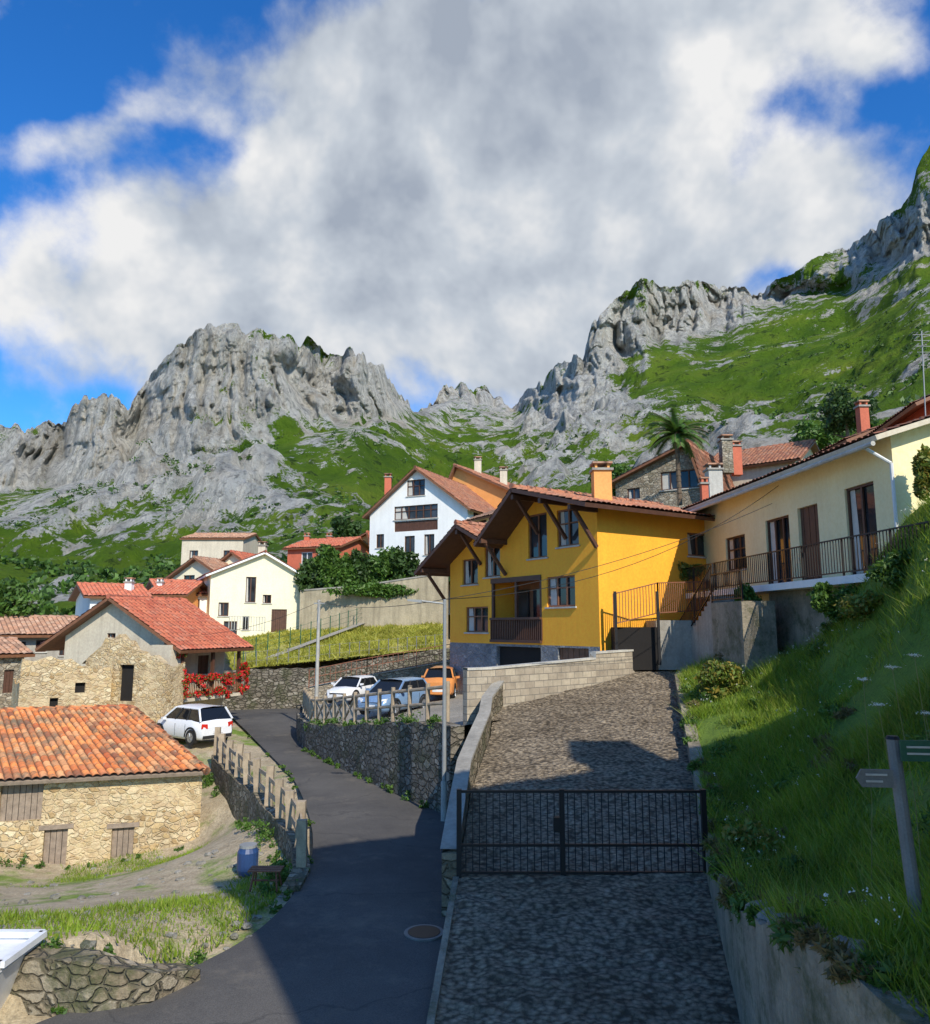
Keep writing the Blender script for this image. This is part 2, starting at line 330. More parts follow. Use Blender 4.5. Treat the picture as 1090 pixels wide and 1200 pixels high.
def fill(mb,f,h,st,fm='wood_dark'):
    u0,u1,z0,z1=h[:4];w=u1-u0;t=min(.07,w*.09)
    if st in'wWc':
        o=-.13
        mb.face([f.P(u0,z0,o-.02),f.P(u1,z0,o-.02),f.P(u1,z1,o-.02),f.P(u0,z1,o-.02)],'glass')
        for a,b,c,d in((u0,u1,z0,z0+t),(u0,u1,z1-t,z1),(u0,u0+t,z0+t,z1-t),(u1-t,u1,z0+t,z1-t)): fbox(mb,f,a,b,c,d,o,o+.06,fm)
        n=max(2,round(w/.65))
        for i in range(1,n):
            x=u0+w*i/n;fbox(mb,f,x-t*.6,x+t*.6,z0+t,z1-t,o,o+.055,fm)
        if st=='W':
            zz=z0+(z1-z0)*.62;fbox(mb,f,u0+t,u1-t,zz-t*.4,zz+t*.4,o,o+.05,fm)
        if st!='w' or random.random()<.5:
            mb.face([f.P(u0+t,z0+t,o-.012),f.P(u0+w*.30,z0+t,o-.012),f.P(u0+w*.22,z1-t,o-.012),f.P(u0+t,z1-t,o-.012)],'curtain')
        fbox(mb,f,u0-.08,u1+.08,z0-.07,z0-.003,-.1,.07,'concrete_light')
    elif st=='d':
        n=max(3,int(w/.16))
        for i in range(n): fbox(mb,f,u0+w*i/n+.008,u0+w*(i+1)/n-.008,z0,z1,-.14,-.1-.01*(i%2),fm)
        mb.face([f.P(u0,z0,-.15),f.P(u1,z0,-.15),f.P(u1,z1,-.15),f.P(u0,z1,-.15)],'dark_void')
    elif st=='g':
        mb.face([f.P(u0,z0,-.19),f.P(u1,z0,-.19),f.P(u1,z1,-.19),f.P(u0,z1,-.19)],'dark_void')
    elif st=='b':
        mb.face([f.P(u0,z0,-1.4),f.P(u1,z0,-1.4),f.P(u1,z1,-1.4),f.P(u0,z1,-1.4)],'wood_brown')
        for i in range(3):
            a=u0+w*(.1+.3*i);fbox(mb,f,a,a+w*.2,z0+.1,z1-.5,-1.39,-1.3,'glass')
        fbox(mb,f,u0,u1,z1-.22,z1-.001,-.1,.05,'wood_dark')
        fbox(mb,f,u0,u1,z0+1.0,z0+1.1,-.05,.12,'wood_dark');fbox(mb,f,u0,u1,z0,z0+.12,-.05,.12,'wood_dark')
        k=int(w/.13)
        for i in range(k+1):
            a=u0+w*i/k;fbox(mb,f,a-.03,a+.03,z0+.12,z0+1.0,0,.05,'wood_dark')
        for a in(u0,u0+w*.5-.07,u1-.14): fbox(mb,f,a,a+.14,z0,z1-.2,-.12,-.01+.0,'wood_dark')
def tilegrid(mb,e0,e1,r0,r1,m,pitch=.26,course=.38,h=.055,sp=6):
    e0,e1,r0,r1=[Vector(v) for v in(e0,e1,r0,r1)]
    W=max((e1-e0).length,(r1-r0).length);Hh=max((r0-e0).length,(r1-e1).length)
    nu=max(2,int(W/pitch));nv=max(2,int(Hh/course))
    n=(e1-e0).cross(r0-e0).normalized()
    if n.z<0:n=-n
    us=np.arange(nu*sp+1)/sp;rows=[];UV=[]
    prof=h*np.abs(np.sin(np.pi*us))**.7
    for k in range(nv):
        jj=rng.uniform(-.018,.018,nu+2)
        for fr,lift in((0,.035),(.985,.0)):
            v=(k+fr)/nv;row=[];uvr=[]
            for i,u in enumerate(us):
                a=e0.lerp(e1,u/nu);b=r0.lerp(r1,u/nu);p=a.lerp(b,v)+n*(float(prof[i])+lift+.02+float(jj[min(int(u),nu)]))
                row.append(p);uvr.append((u+.001 if i%sp==0 else u,k+fr))
            rows.append(row);UV.append(uvr)
    mb.grid(rows,m,UV,True)
def slab(mb,pts,th,m):
    pts=[Vector(p) for p in pts];n=(pts[1]-pts[0]).cross(pts[-1]-pts[0]).normalized()
    if n.z<0:n=-n;pts=pts[::-1]
    mb.box8([p-n*th for p in pts],pts,m)
def roofpanel(tm,wm,e0,e1,r0,r1,mat,wood='wood_dark',th=.12,pitch=.26,sp=6):
    tilegrid(tm,e0,e1,r0,r1,mat,pitch,sp=sp);slab(wm,[e0,e1,r1,r0],th,wood)
def ridgecap(tm,a,b,m):
    a=Vector(a);b=Vector(b);L=(b-a).length;n=max(1,int(L/.42));
    for i in range(n):
        tm.tube(a.lerp(b,i/n)+Vector((0,0,.03)),a.lerp(b,(i+1.05)/n)+Vector((0,0,.0)),.13,m,7,.105)
def chimney(par,x,y,z0,z1,w=.7,m='brick_red',cap=True,d=None):
    mb=MB();d=d or w
    mb.box(x-w/2,x+w/2,y-d/2,y+d/2,z0,z1,m)
    if cap:
        mb.box(x-w/2-.08,x+w/2+.08,y-d/2-.08,y+d/2+.08,z1,z1+.1,'concrete')
        for sx in(-1,1):
            for sy in(-1,1): mb.box(x+sx*w*.35-.05,x+sx*w*.35+.05,y+sy*d*.35-.05,y+sy*d*.35+.05,z1+.1,z1+.3,m)
        mb.box(x-w/2-.05,x+w/2+.05,y-d/2-.05,y+d/2+.05,z1+.3,z1+.38,'tile_brown')
    return mb.obj('chimney',par)
def house(name,A,B,depth,z0,ze,zr,rd,wm,rm,over=.5,front=(),right=(),left=(),ridge=.5,fm='wood_dark',chim=(),oe=None,wright=None,th=.14,under='wood_brown',pitch=.27):
    par=empty(name);f=Fac(A,B);bk=-f.n;C=f.B+bk*depth;D=f.A+bk*depth;L=f.L
    fr=Fac((f.B.x,f.B.y),(C.x,C.y));fl=Fac((D.x,D.y),(f.A.x,f.A.y));fb=Fac((C.x,C.y),(D.x,D.y))
    W=MB();X=MB();T=MB();R=MB();oe=over if oe is None else oe
    flat=lambda F:[(0,ze),(F.L,ze)]
    if rd=='f': tf=[(0,ze),(L*ridge,zr),(L,ze)];tb=[(0,ze),(L*(1-ridge),zr),(L,ze)]
    else: tf=tb=flat(f)
    def do(F,top,wins,mat):
        hs=[F.rect(*w[:4])+[w[4],(1.45 if w[4]=='b' else .2)] for w in wins]
        H=wall(W,F,z0,top,mat,hs)
        for h in H: fill(X,F,h,h[4],fm)
    do(f,tf,front,wm)
    do(fr,flat(fr) if rd=='f' else [(0,ze),(depth*ridge,zr),(depth,ze)],right,wright or wm)
    do(fl,flat(fl) if rd=='f' else [(0,ze),(depth*(1-ridge),zr),(depth,ze)],left,wm)
    do(fb,tb,(),wm)
    W.obj('walls',par)
    if X.V: X.obj('windows_and_doors',par)
    if rd=='f':
        sl=(zr-ze)/(L*ridge);sr=(zr-ze)/(L*(1-ridge))
        def q(u,z,o): return f.P(u,z+.12,o)
        rf=q(L*ridge,zr,over);rb=q(L*ridge,zr,-depth-over)
        roofpanel(T,R,q(-oe,ze-sl*oe,-depth-over),q(-oe,ze-sl*oe,over),rb,rf,rm,under,th,pitch,4)
        roofpanel(T,R,q(L+oe,ze-sr*oe,over),q(L+oe,ze-sr*oe,-depth-over),rf,rb,rm,under,th,pitch,4)
    else:
        sf=(zr-ze)/(depth*ridge);sb=(zr-ze)/(depth*(1-ridge))
        def q(u,z,o): return f.P(u,z+.12,o)
        rf=q(-over,zr,-depth*ridge);rb=q(L+over,zr,-depth*ridge)
        roofpanel(T,R,q(-over,ze-sf*oe,oe),q(L+over,ze-sf*oe,oe),rf,rb,rm,under,th,pitch,4)
        roofpanel(T,R,q(L+over,ze-sb*oe,-depth-oe),q(-over,ze-sb*oe,-depth-oe),rb,rf,rm,under,th,pitch,4)
    ridgecap(T,rf,rb,rm)
    T.obj('roof_tiles',par);R.obj('roof_structure',par)
    for cpx,cpy,cy,h,w,m in chim:
        p=at(cpx,cpy,cy);chimney(par,p.x,p.y,p.z-h,p.z,w,m)
    return par,f,fr,fl
# ---------------------------------------------------------------- vegetation
def leafobj(name,pts,nrm,size,mat,parent=None,elong=1.5,mats=None,mask=None):
    n=len(pts);a=rng.normal(size=(n,3));a/=np.linalg.norm(a,axis=1)[:,None]
    b=rng.normal(size=(n,3));b=b-(b*a).sum(1)[:,None]*a;b/=np.linalg.norm(b,axis=1)[:,None]
    s=(size*rng.uniform(.6,1.4,n))[:,None];V=np.empty((n,4,3))
    V[:,0]=pts-a*s*elong*.5;V[:,1]=pts+b*s*.35;V[:,2]=pts+a*s*elong*.5;V[:,3]=pts-b*s*.35
    return rawmesh(name,V.reshape(-1,3),4,n,mat,parent,mats,mask)
def rawmesh(name,V,k,n,mat,parent=None,mats=None,mask=None):
    me=bpy.data.meshes.new(name);me.vertices.add(len(V));me.vertices.foreach_set('co',V.astype(np.float32).ravel())
    me.loops.add(n*k);me.loops.foreach_set('vertex_index',np.arange(n*k,dtype=np.int32));me.polygons.add(n)
    me.polygons.foreach_set('loop_start',np.arange(0,n*k,k,dtype=np.int32));me.polygons.foreach_set('loop_total',np.full(n,k,dtype=np.int32))
    for m in (mats or [mat]): me.materials.append(MATS[m])
    if mask is not None: me.polygons.foreach_set('material_index',mask.astype(np.int32))
    uv=me.uv_layers.new(name='UVMap');r=np.repeat(rng.random((n,2)),k,axis=0);uv.data.foreach_set('uv',r.astype(np.float32).ravel())
    me.update();me.validate();o=bpy.data.objects.new(name,me);scene.collection.objects.link(o)
    if parent:o.parent=parent
    return o
def clump(center,rad,n,ncl=14,cr=.38):
    c=np.array(center);rad=np.array(rad,float);out=[]
    d=rng.normal(size=(ncl,3));d/=np.linalg.norm(d,axis=1)[:,None];cc=c+d*rad*rng.uniform(.35,.85,(ncl,1))
    for q in cc:
        m=n//ncl;e=rng.normal(size=(m,3));e/=np.linalg.norm(e,axis=1)[:,None]
        out.append(q+e*rad*cr*rng.uniform(.5,1.15,(m,1))*rng.uniform(.7,1.2))
    return np.concatenate(out)
def bush(name,center,rad,n=2500,size=.12,mat='leaf_green',ncl=14,parent=None,mats=None,frac=0):
    p=clump(center,rad,n,ncl);mask=(rng.random(len(p))<frac).astype(int) if mats else None
    return leafobj(name,p,None,size,mat,parent,1.5,mats,mask)
def tree(name,base,h,rad,n=5000,size=.2,mat='leaf_green',cz=.65,ncl=26):
    par=empty(name);b=Vector(base);mb=MB();top=b+Vector((.1*h*random.uniform(-1,1),0,h*.85))
    k1=b.lerp(top,.5);mb.tube(b-Vector((0,0,.3)),k1,h*.035,'bark',8,h*.025);mb.tube(k1,top,h*.025,'bark',8,h*.008)
    for i in range(9):
        s=b.lerp(top,random.uniform(.35,.85));an=random.uniform(0,6.28);e=s+Vector((math.cos(an)*rad[0]*.7,math.sin(an)*rad[1]*.7,rad[2]*random.uniform(.1,.5)))
        mb.tube(s,e,h*.012,'bark',6,h*.004)
    mb.obj('trunk',par);bush('crown',(b.x,b.y,b.z+h*cz),rad,n,size,mat,ncl,par);return par
def blades(name,fn,P,hgt,wid,mat,lean=.35):
    n=len(P);x=P[:,0];y=P[:,1];z=fn(x,y)
    an=rng.uniform(0,6.28,n);w=wid*rng.uniform(.6,1.4,n);h=hgt*rng.uniform(.4,1.5,n)*(0.3+1.5*fbm(x*.9,y*.9,0*x,3)**1.3)
    V=np.empty((n,3,3));V[:,0]=np.stack([x-np.cos(an)*w,y-np.sin(an)*w,z-.02],1);V[:,1]=np.stack([x+np.cos(an)*w,y+np.sin(an)*w,z-.02],1)
    V[:,2]=np.stack([x+rng.normal(0,lean,n)*h,y+rng.normal(0,lean,n)*h,z+h],1)
    return rawmesh(name,V.reshape(-1,3),3,n,mat)
def wallstrip(name,path,th,mat,cap=None,capm='concrete_light',jag=0,side=1):
    mb=MB();P=[]
    for i in range(len(path)-1):
        a=path[i];b=path[i+1];n=max(1,int(math.hypot(b[0]-a[0],b[1]-a[1])/.4))
        for k in range(n): t=k/n;P.append([a[j]*(1-t)+b[j]*t for j in range(4)])
    P.append(list(path[-1]));N=len(P)
    for i in range(N):
        a=P[max(0,i-1)];b=P[min(N-1,i+1)];d=Vector((b[0]-a[0],b[1]-a[1],0)).normalized();P[i].append(Vector((d.y,-d.x,0))*th/2*1)
        if jag: P[i][3]+=random.uniform(-jag,jag)
    for i in range(N-1):
        a=P[i];b=P[i+1]
        def c(q,s,z): return Vector((q[0],q[1],z))+q[4]*s
        bot=[c(a,1,a[2]),c(b,1,b[2]),c(b,-1,b[2]),c(a,-1,a[2])];top=[c(a,1,a[3]),c(b,1,b[3]),c(b,-1,b[3]),c(a,-1,a[3])]
        mb.face([bot[0],bot[1],top[1],top[0]],mat);mb.face([bot[2],bot[3],top[3],top[2]],mat);mb.face(top,mat)
        if i==0: mb.face([bot[3],bot[0],top[0],top[3]],mat)
        if i==N-2: mb.face([bot[1],bot[2],top[2],top[1]],mat)
        if cap:
            b2=[c(a,1.25,a[3]+.003),c(b,1.25,b[3]+.003),c(b,-1.25,b[3]+.003),c(a,-1.25,a[3]+.003)];t2=[v+Vector((0,0,cap)) for v in b2]
            mb.face(t2,capm);mb.face([b2[0],b2[1],t2[1],t2[0]],capm);mb.face([b2[2],b2[3],t2[3],t2[2]],capm)
    return mb.obj(name)
def railing(name,pts,h=1.0,gap=.13,m='iron_black',r=.012,rails=(1.0,.1),post=2.0,parent=None,rr=.02):
    mb=MB()
    for a,b in zip(pts[:-1],pts[1:]):
        a=Vector(a);b=Vector(b);L=(b-a).length
        for k in rails: mb.beam(a+Vector((0,0,h*k)),b+Vector((0,0,h*k)),rr*2,rr*2,m)
        n=max(1,int(L/gap))
        for i in range(n+1):
            p=a.lerp(b,i/n);mb.beam(p+Vector((0,0,h*rails[-1])),p+Vector((0,0,h*rails[0])),r*2,r*2,m)
        n=max(1,int(L/post))
        for i in range(n+1):
            p=a.lerp(b,i/n);mb.beam(p,p+Vector((0,0,h+.02)),.05,.05,m)
    return mb.obj(name,parent)
# ================================================================ TERRAIN
ZR=-5.0
def rampz(Y): return .17*Y-6.73
YL=[8,10.6,14.3,18.1,22,24.6,28,31.5,34];XL=[-.5,-.4,-.12,.14,.71,.9,4.75,8.4,10.5]
YR=[8,10.6,14.3,18.1,22,28,31.5,34];XR=[3.1,3.5,4.25,5.2,6.1,7.5,9.8,12]
roadpix=[(-120,535,1290),(40,505,1200),(185,512,1150),(288,520,1100),(342,526,1050),(366,530,1000),(362,532,955)]
rl=[];rr_=[]
for a,b,y in roadpix:
    rl.append(atz(a,y,ZR));rr_.append(atz(b,y,ZR))
for (a,ya),(b,yb),z in [((345,915),(478,930),ZR),((322,890),(405,900),-4.98),((300,868),(362,880),-4.95),((280,848),(358,858),-4.92),((262,833),(362,841),-4.9),((235,828),(350,829),-4.85)]:
    rl.append(atz(a,ya,z));rr_.append(atz(b,yb,z))
def subdiv(L,n=4):
    out=[]
    for i in range(len(L)-1):
        p0=L[max(0,i-1)];p1=L[i];p2=L[i+1];p3=L[min(len(L)-1,i+2)]
        for k in range(n):
            t=k/n;out.append(.5*((2*p1)+(p2-p0)*t+(2*p0-5*p1+4*p2-p3)*t*t+(3*p1-p0-3*p2+p3)*t**3))
    out.append(L[-1]);return out
RL=subdiv(rl);RR=subdiv(rr_)
mb=MB();rows=[]
for a,b in zip(RL,RR):
    rows.append([a.lerp(b,k/8)+Vector((0,0,.03*math.sin(math.pi*k/8))) for k in range(9)])
mb.grid(rows,'asphalt');mb.obj('asphalt_road')
gp=[]
def G(px,py,Y=None,z=None):
    p=at(px,py,Y) if Y else atz(px,py,z);gp.append((p.x,p.y,p.z))
for a,b in zip(rl,rr_): gp.append((a.x,a.y,a.z-.05));gp.append(((a.x+b.x)/2,(a.y+b.y)/2,a.z-.12));gp.append((b.x,b.y,b.z-.1))
for q in[(120,1118,11.3),(60,1110,11.5),(185,1118,11.8),(100,1085,13),(200,1075,13.8),(-100,1100,12.5),(100,1045,19.5),(200,1050,17),(260,1050,16.5),(-100,1045,19),(300,1035,17.6),(320,1020,18.6),
 (90,1025,24.3),(0,1018,24),(170,1008,25),(238,980,26),(-150,1030,22.5),(270,975,24),(250,955,26.5),(240,925,29),(252,905,30.5),(250,888,32.5),(225,874,34),(180,872,35),(200,838,40),(120,860,35.5),(0,870,36),(-150,880,34)]: G(q[0],q[1],q[2])
gp+=[(-9,10.9,-5.1),(-6,10.2,-5.1),(-12,10,-5.1),(0,6,-5.3),(5,6,-5.4),(-10,5,-5.3),(12,6,-5.4),(10,20,-5.5),(20,20,-5.5),(3,30,-5.4),(-3,36,-5),(-6,44,-4.9),(-10,50,-4.6),(-14,56,-3),(-20,58,-1.8),(-30,60,-1),(-45,60,-1),(-25,45,-4),(-40,45,-3),(-40,20,-7.5),(-30,25,-7.4),(-30,10,-6),(10,60,0),(30,60,3),(30,40,-3),
 (-60,95,-1),(-30,95,1),(0,95,8),(30,95,12),(60,95,17),(60,50,2),(-70,50,-3),(-70,10,-8),(60,10,-5),(0,-20,-5.3),(-60,-20,-8),(60,-20,-5)]
gf=rbf(gp)
xs=np.concatenate([np.arange(-90,-22,2),np.arange(-22,12,.35),np.arange(12,90,2)]);ys=np.concatenate([np.arange(-40,6,2),np.arange(6,45,.35),np.arange(45,130,2)])
XX,YY=np.meshgrid(xs,ys);ZZ=gf(XX,YY)+(fbm(XX*.5,YY*.5,0*XX,4)-.5)*.16
poly=[(p.x,p.y) for p in RL]+[(p.x,p.y) for p in RR[::-1]]
def inpoly(X,Y,poly):
    r=np.zeros(X.shape,bool);n=len(poly);j=n-1
    for i in range(n):
        xi,yi=poly[i];xj,yj=poly[j]
        with np.errstate(divide='ignore',invalid='ignore'):
            c=((yi>Y)!=(yj>Y))&(X<(xj-xi)*(Y-yi)/(yj-yi+1e-12)+xi)
        r^=c;j=i
    return r
near=np.zeros(XX.shape,bool)
for dx in(-.4,0,.4):
    for dy in(-.4,0,.4): near|=inpoly(XX+dx,YY+dy,poly)
ZZ=np.where(near,np.minimum(ZZ,ZR-.07),ZZ)
ZZ=np.where((YY<11.0)&(YY>4),np.minimum(ZZ,-5.07),ZZ)
ZZ=np.where(YY>100,ZZ-(YY-100)*.8,ZZ)
def sheet(name,XX,YY,ZZ,mat):
    mb=MB();P=np.stack([XX,YY,ZZ],-1);mb.grid(P.tolist(),mat);return mb.obj(name)
sheet('ground',XX,YY,ZZ,'ground_mat')
hg=MB();hz=[]
for i in range(49):
    a=i/48*2*math.pi;hz.append((math.cos(a),math.sin(a)))
hg.grid([[(x*r,y*r+20,z) for x,y in hz] for r,z in((30,-14),(300,-16),(4000,-18))],'ground_mat');hg.obj('distant_ground')
# ramp
mb=MB();rows=[]
Ys=np.concatenate([np.arange(8.6,20,.05),np.arange(20,33.5,.12)])
for Y in Ys:
    a=np.interp(Y,YL,XL);b=np.interp(Y,YR,XR);X=a+(b-a)*np.arange(85)/84;Yv=np.full(85,Y)
    yw=Yv+(fbm(X*1.1,Yv*.8,0*X,3)-.5)*1.3
    z=rampz(Y)+(fbm(X*.7,Yv*.7,0*X,3)-.5)*.10+(ridged(X*.9,yw*3.2,0*X,3)-.5)*.075+(vnoise(X*6,Yv*8,0*X)-.5)*.03;rows.append(np.stack([X,Yv,z],-1).tolist())
mb.grid(rows,'ramp_concrete');mb.obj('concrete_ramp')
wallstrip('ramp_kerb',[(np.interp(Y,YL,XL)-.03,Y,-5.4,rampz(Y)+.03) for Y in(9.6,10.6,12,14.2)],.10,'mossy_concrete',jag=.02)
wallstrip('parapet_wall',[(np.interp(Y,YL,XL)-.16,Y,-5.4,rampz(Y)+h) for Y,h in((14.3,.35),(16,.5),(18.1,.6),(20,.62),(22,.6),(23.5,.62),(24.9,.75))],.26,'stone_old',.07,'concrete')
wallstrip('block_wall',[(0.0,24.3,-5.2,-1.32),(.75,24.75,-5.2,-1.32),(4.6,28.15,-3.5,-1.15),(4.6,28.15,-3.5,-.95),(6.6,30,-3,-.9),(6.6,30,-3,-.75),(8.3,31.6,-2.5,-.6),(10.3,33.6,-2.5,-.5)],.25,'block_wall',.07)
wallstrip('garden_step_wall',[(9.0,31.6,-2.5,-.75),(11.5,31.2,-2.5,-.3)],.3,'block_wall',.07)
YW=[4,7.3,10.75,14.3,18,22,28,31];ZW=[-2.6,-2.8,-3.6,-3.75,-3.3,-2.6,-1.65,-1.2]
wallstrip('retaining_wall',[(np.interp(Y,YR,XR)+.14,Y,-6,np.interp(Y,YW,ZW)) for Y in np.arange(4,31.6,.5)],.3,'mossy_concrete',jag=.05)
# bank
bp=[]
for Y in np.arange(4,32,1.5): bp.append((np.interp(Y,YR,XR)+.3,Y,np.interp(Y,YW,ZW)-.03))
for q in[(860,757,30),(880,757,28.5),(980,750,24.5),(1000,700,21.5),(1040,655,19.5),(1090,628,17.5),(1150,590,17),(860,800,24),(950,790,21.5),(1030,765,19),(1090,720,16.5),(1200,700,15),(840,870,20),(920,862,18.5),(1000,850,16.5),(1090,810,14),(1200,790,13),
 (860,960,16),(950,950,14.3),(1040,940,12.6),(1100,925,11.5),(890,1062,11.3),(960,1060,10.6),(1060,1085,8.6),(1150,1040,8)]:
    p=at(*q);bp.append(tuple(p))
bp+=[(9,8,-1.6),(14,10,.3),(20,15,2.5),(20,25,3),(8,4,-2.2),(16,4,-.5),(16,35,-.5),(12,34,-.8)]
bf=rbf(bp)
bfn=lambda x,y: bf(x,y)+(fbm(x*.7,y*.7,0*x,4)-.5)*.6*np.clip((x-np.interp(y,YR,XR)-.24)/1.5,0,1)
rows=[]
for Y in np.arange(4,34,.3):
    x0=np.interp(Y,YR,XR)+.24;ss=np.concatenate([np.arange(0,9,.3),np.arange(9,16,1)])
    X=x0+ss;Yv=np.full(X.shape,Y);rows.append(np.stack([X,Yv,bfn(X,Yv)],-1).tolist())
mb=MB();mb.grid(rows,'bank_mat');mb.obj('grass_bank')
n=180000;Y=5.5+(32-5.5)*rng.random(n)**1.25;X=np.interp(Y,YR,XR)+.15+9.5*rng.random(n)**1.1
m=fbm(X*.6,Y*.6,X*0+3,4)+rng.normal(0,.05,n)>.40;P=np.stack([X,Y],1)[m]
blades('bank_grass',bfn,P,.27,.012,'grass_blade',.6)
n=700;Y=6.5+20*rng.random(n);X=np.interp(Y,YR,XR)+.3+7*rng.random(n);m=fbm(X*.5,Y*.5,X*0+8,3)>.5;X=X[m];Y=Y[m]
Pf=np.stack([X,Y,bfn(X,Y)+rng.uniform(.22,.42,len(X))],1);Pf=np.repeat(Pf,5,axis=0)+rng.normal(0,.018,(len(X)*5,3));leafobj('meadow_wildflowers',Pf,None,.026,'flower_white',None,1.1)
pp=[];pd=[]
for i in range(85):
    Y=random.uniform(7.5,28);x=np.interp(Y,YR,XR)+random.uniform(.1,6.5)*random.random()**.6;z=float(bfn(np.array([x]),np.array([Y]))[0]);s=random.uniform(.10,.26)
    (pp if i%4 else pd).append(clump((x,Y,z+s*.3),(s*1.5,s*1.5,s*1.1),340,8,.5))
for i in range(46):
    Y=random.uniform(6.5,19);x=np.interp(Y,YR,XR)+random.uniform(.0,.45);z=np.interp(Y,YW,ZW);s=random.uniform(.08,.24)
    (pp if i%2 else pd).append(clump((x,Y,z+s*.1),(s*1.2,s*1.5,s),260,7))
leafobj('bank_weeds',np.concatenate(pp),None,.055,'leaf_green',None,2.2);leafobj('dry_weeds',np.concatenate(pd),None,.055,'leaf_dry',None,3)
# terrace
ta=Vector((-.35,21.8,-2.72));tb=Vector((-6.35,32.5,-4.05));tc=Vector((-10,48,-4.4));td=Vector((9,32.5,-1.5))
def tpt(k,j):
    p=ta.lerp(td,k).lerp(tb.lerp(tc,k),j);kz=k**2.6;p.z=(ta.lerp(td,kz).lerp(tb.lerp(tc,kz),j)).z-.25*math.sin(min(1,j*3)*math.pi/2);return p
mb=MB();mb.grid([[tpt(k/20,j/20) for k in range(21)] for j in range(21)],'gravel_mat');mb.obj('parking_terrace')
def terr(x,y):
    best=None;r=None
    for i in range(41):
        for j in range(41):
            p=tpt(i/40,j/40);d=(p.x-x)**2+(p.y-y)**2
            if r is None or d<best: best=d;r=p.z
    return r
wallstrip('stone_wall',[(-.2,21.3,-5.4,-2.62),(-.45,21.9,-5.4,-2.62),(-2.3,24.9,-5.4,-3.0),(-4.4,28.7,-5.4,-3.5),(-6.3,32.3,-5.3,-3.9),(-7.2,35,-5.2,-3.95),(-7.8,37.5,-5.2,-3.95)],.4,'stone_grey',jag=.07)
lw=[(atz(258,890,ZR)),(atz(272,905,ZR)),(atz(305,932,ZR)),(atz(338,965,ZR)),(atz(358,992,ZR)),(atz(362,1022,ZR)),(atz(350,1045,ZR))]
lwall=[(p.x-.15,p.y,-7.2,-4.9+.03) for p in lw]
wallstrip('roadside_wall',lwall,.35,'stone_old',jag=.06)
wallstrip('low_stone_wall',[(atz(x,1180,-5.05).x,atz(x,y,-5.05).y,-5.6,z) for x,y,z in((-60,1172,-4.3),(30,1178,-4.35),(110,1184,-4.45),(165,1176,-4.55),(200,1150,-4.8))],.4,'stone_old',jag=.1)
# field + walls
fa=at(272,787,47);fb_=at(520,762,52);fc=at(520,716,66);fd=at(262,750,62)
mb=MB();R=[]
for j in range(31):
    row=[]
    for k in range(41):
        p=fa.lerp(fb_,k/40).lerp(fd.lerp(fc,k/40),j/30);p.z+=.25*float(fbm(np.array([p.x*.3]),np.array([p.y*.3]),np.array([0.]),3)[0]);row.append(p)
    R.append(row)
mb.grid(R,'field_mat');mb.obj('meadow')
P=[];Zs=[]
for i in range(26000):
    a=random.random();b=random.random();p=fa.lerp(fb_,a).lerp(fd.lerp(fc,a),b);P.append((p.x,p.y));Zs.append(p.z+.1)
Zs=np.array(Zs);blades('meadow_grass',lambda x,y:Zs,np.array(P),.22,.05,'grass_dry',.7)
wallstrip('field_wall',[(fa.x-.5,fa.y-.1,-5.2,fa.z+.1),(at(365,783,48).x,48,-5.2,at(365,783,48).z),(at(520,762,52).x,52-.1,-5,fb_.z+.1),(at(560,757,53).x,53,-4,fb_.z+.1)],.4,'stone_grey',jag=.06)
w0=at(352,727,62);w1=at(525,727,60)
wallstrip('terrace_wall',[(w0.x,w0.y,-2,at(352,693,62).z),(at(420,690,61).x,61,-2,at(420,688,61).z),(w1.x,w1.y,-2,at(525,672,60).z)],.4,'tan_wall',.12,'concrete')
hs=[(352,700,62.5),(420,694,61.5),(525,678,60.5),(640,680,60),(430,660,75),(540,650,75),(650,640,75),(350,680,75),(800,640,62),(1000,640,50),(1100,600,45),(430,640,95),(700,620,92),(900,570,92),(1100,530,92),(1250,520,90),(1200,600,45),(300,690,80),(300,690,95)]
hf=rbf([tuple(at(*q)) for q in hs]);rows=[]
for Y in np.arange(46,112,2):
    a0=-.25*Y
    if Y<75: a0=-.21*Y
    if Y<62: a0=-1.0+(62-Y)*.55
    X=np.linspace(a0,.85*Y,50);Yv=np.full(50,Y);rows.append(np.stack([X,Yv,hf(X,Yv)-max(0,Y-98)*.8],-1).tolist())
mb=MB();mb.grid(rows,'bank_mat');mb.obj('hillside')
# ---------------- mountains
SK=[(-150,470),(-80,478),(0,481),(30,486),(60,466),(95,458),(128,458),(150,462),(163,440),(178,416),(195,404),(235,383),(260,377),(278,373),(284,384),(300,386),(325,396),(350,398),(362,388),(385,394),(410,397),(418,408),(430,414),(445,418),(460,438),(490,455),(530,448),(570,443),(600,461),(640,438),(682,410),(690,375),(720,345),(752,321),(785,330),(805,323),(850,328),(885,333),(905,322),(930,312),(960,292),(1010,266),(1055,240),(1068,222),(1074,195),(1090,166),(1150,120),(1300,80)]
R2=[(-150,585),(0,580),(100,565),(200,545),(300,530),(360,510),(420,500),(460,490),(500,500),(600,500),(680,490),(740,460),(800,420),(900,405),(1000,385),(1090,335),(1300,300)]
R1=[(-150,650),(0,645),(200,640),(400,610),(500,585),(600,570),(700,560),(800,530),(900,500),(1000,465),(1090,420),(1300,380)]
R0=[(-150,735),(0,735),(200,728),(330,705),(500,660),(600,640),(700,615),(800,590),(900,560),(1000,540),(1090,525),(1300,520)]
YRD=[(-150,440),(0,430),(200,400),(300,390),(420,410),(470,520),(530,680),(600,680),(680,520),(760,520),(850,600),(1000,560),(1090,480),(1300,450)]
FRC=[(-150,.90),(430,.90),(500,.86),(640,.87),(700,.88),(800,.86),(880,.82),(1300,.84)]
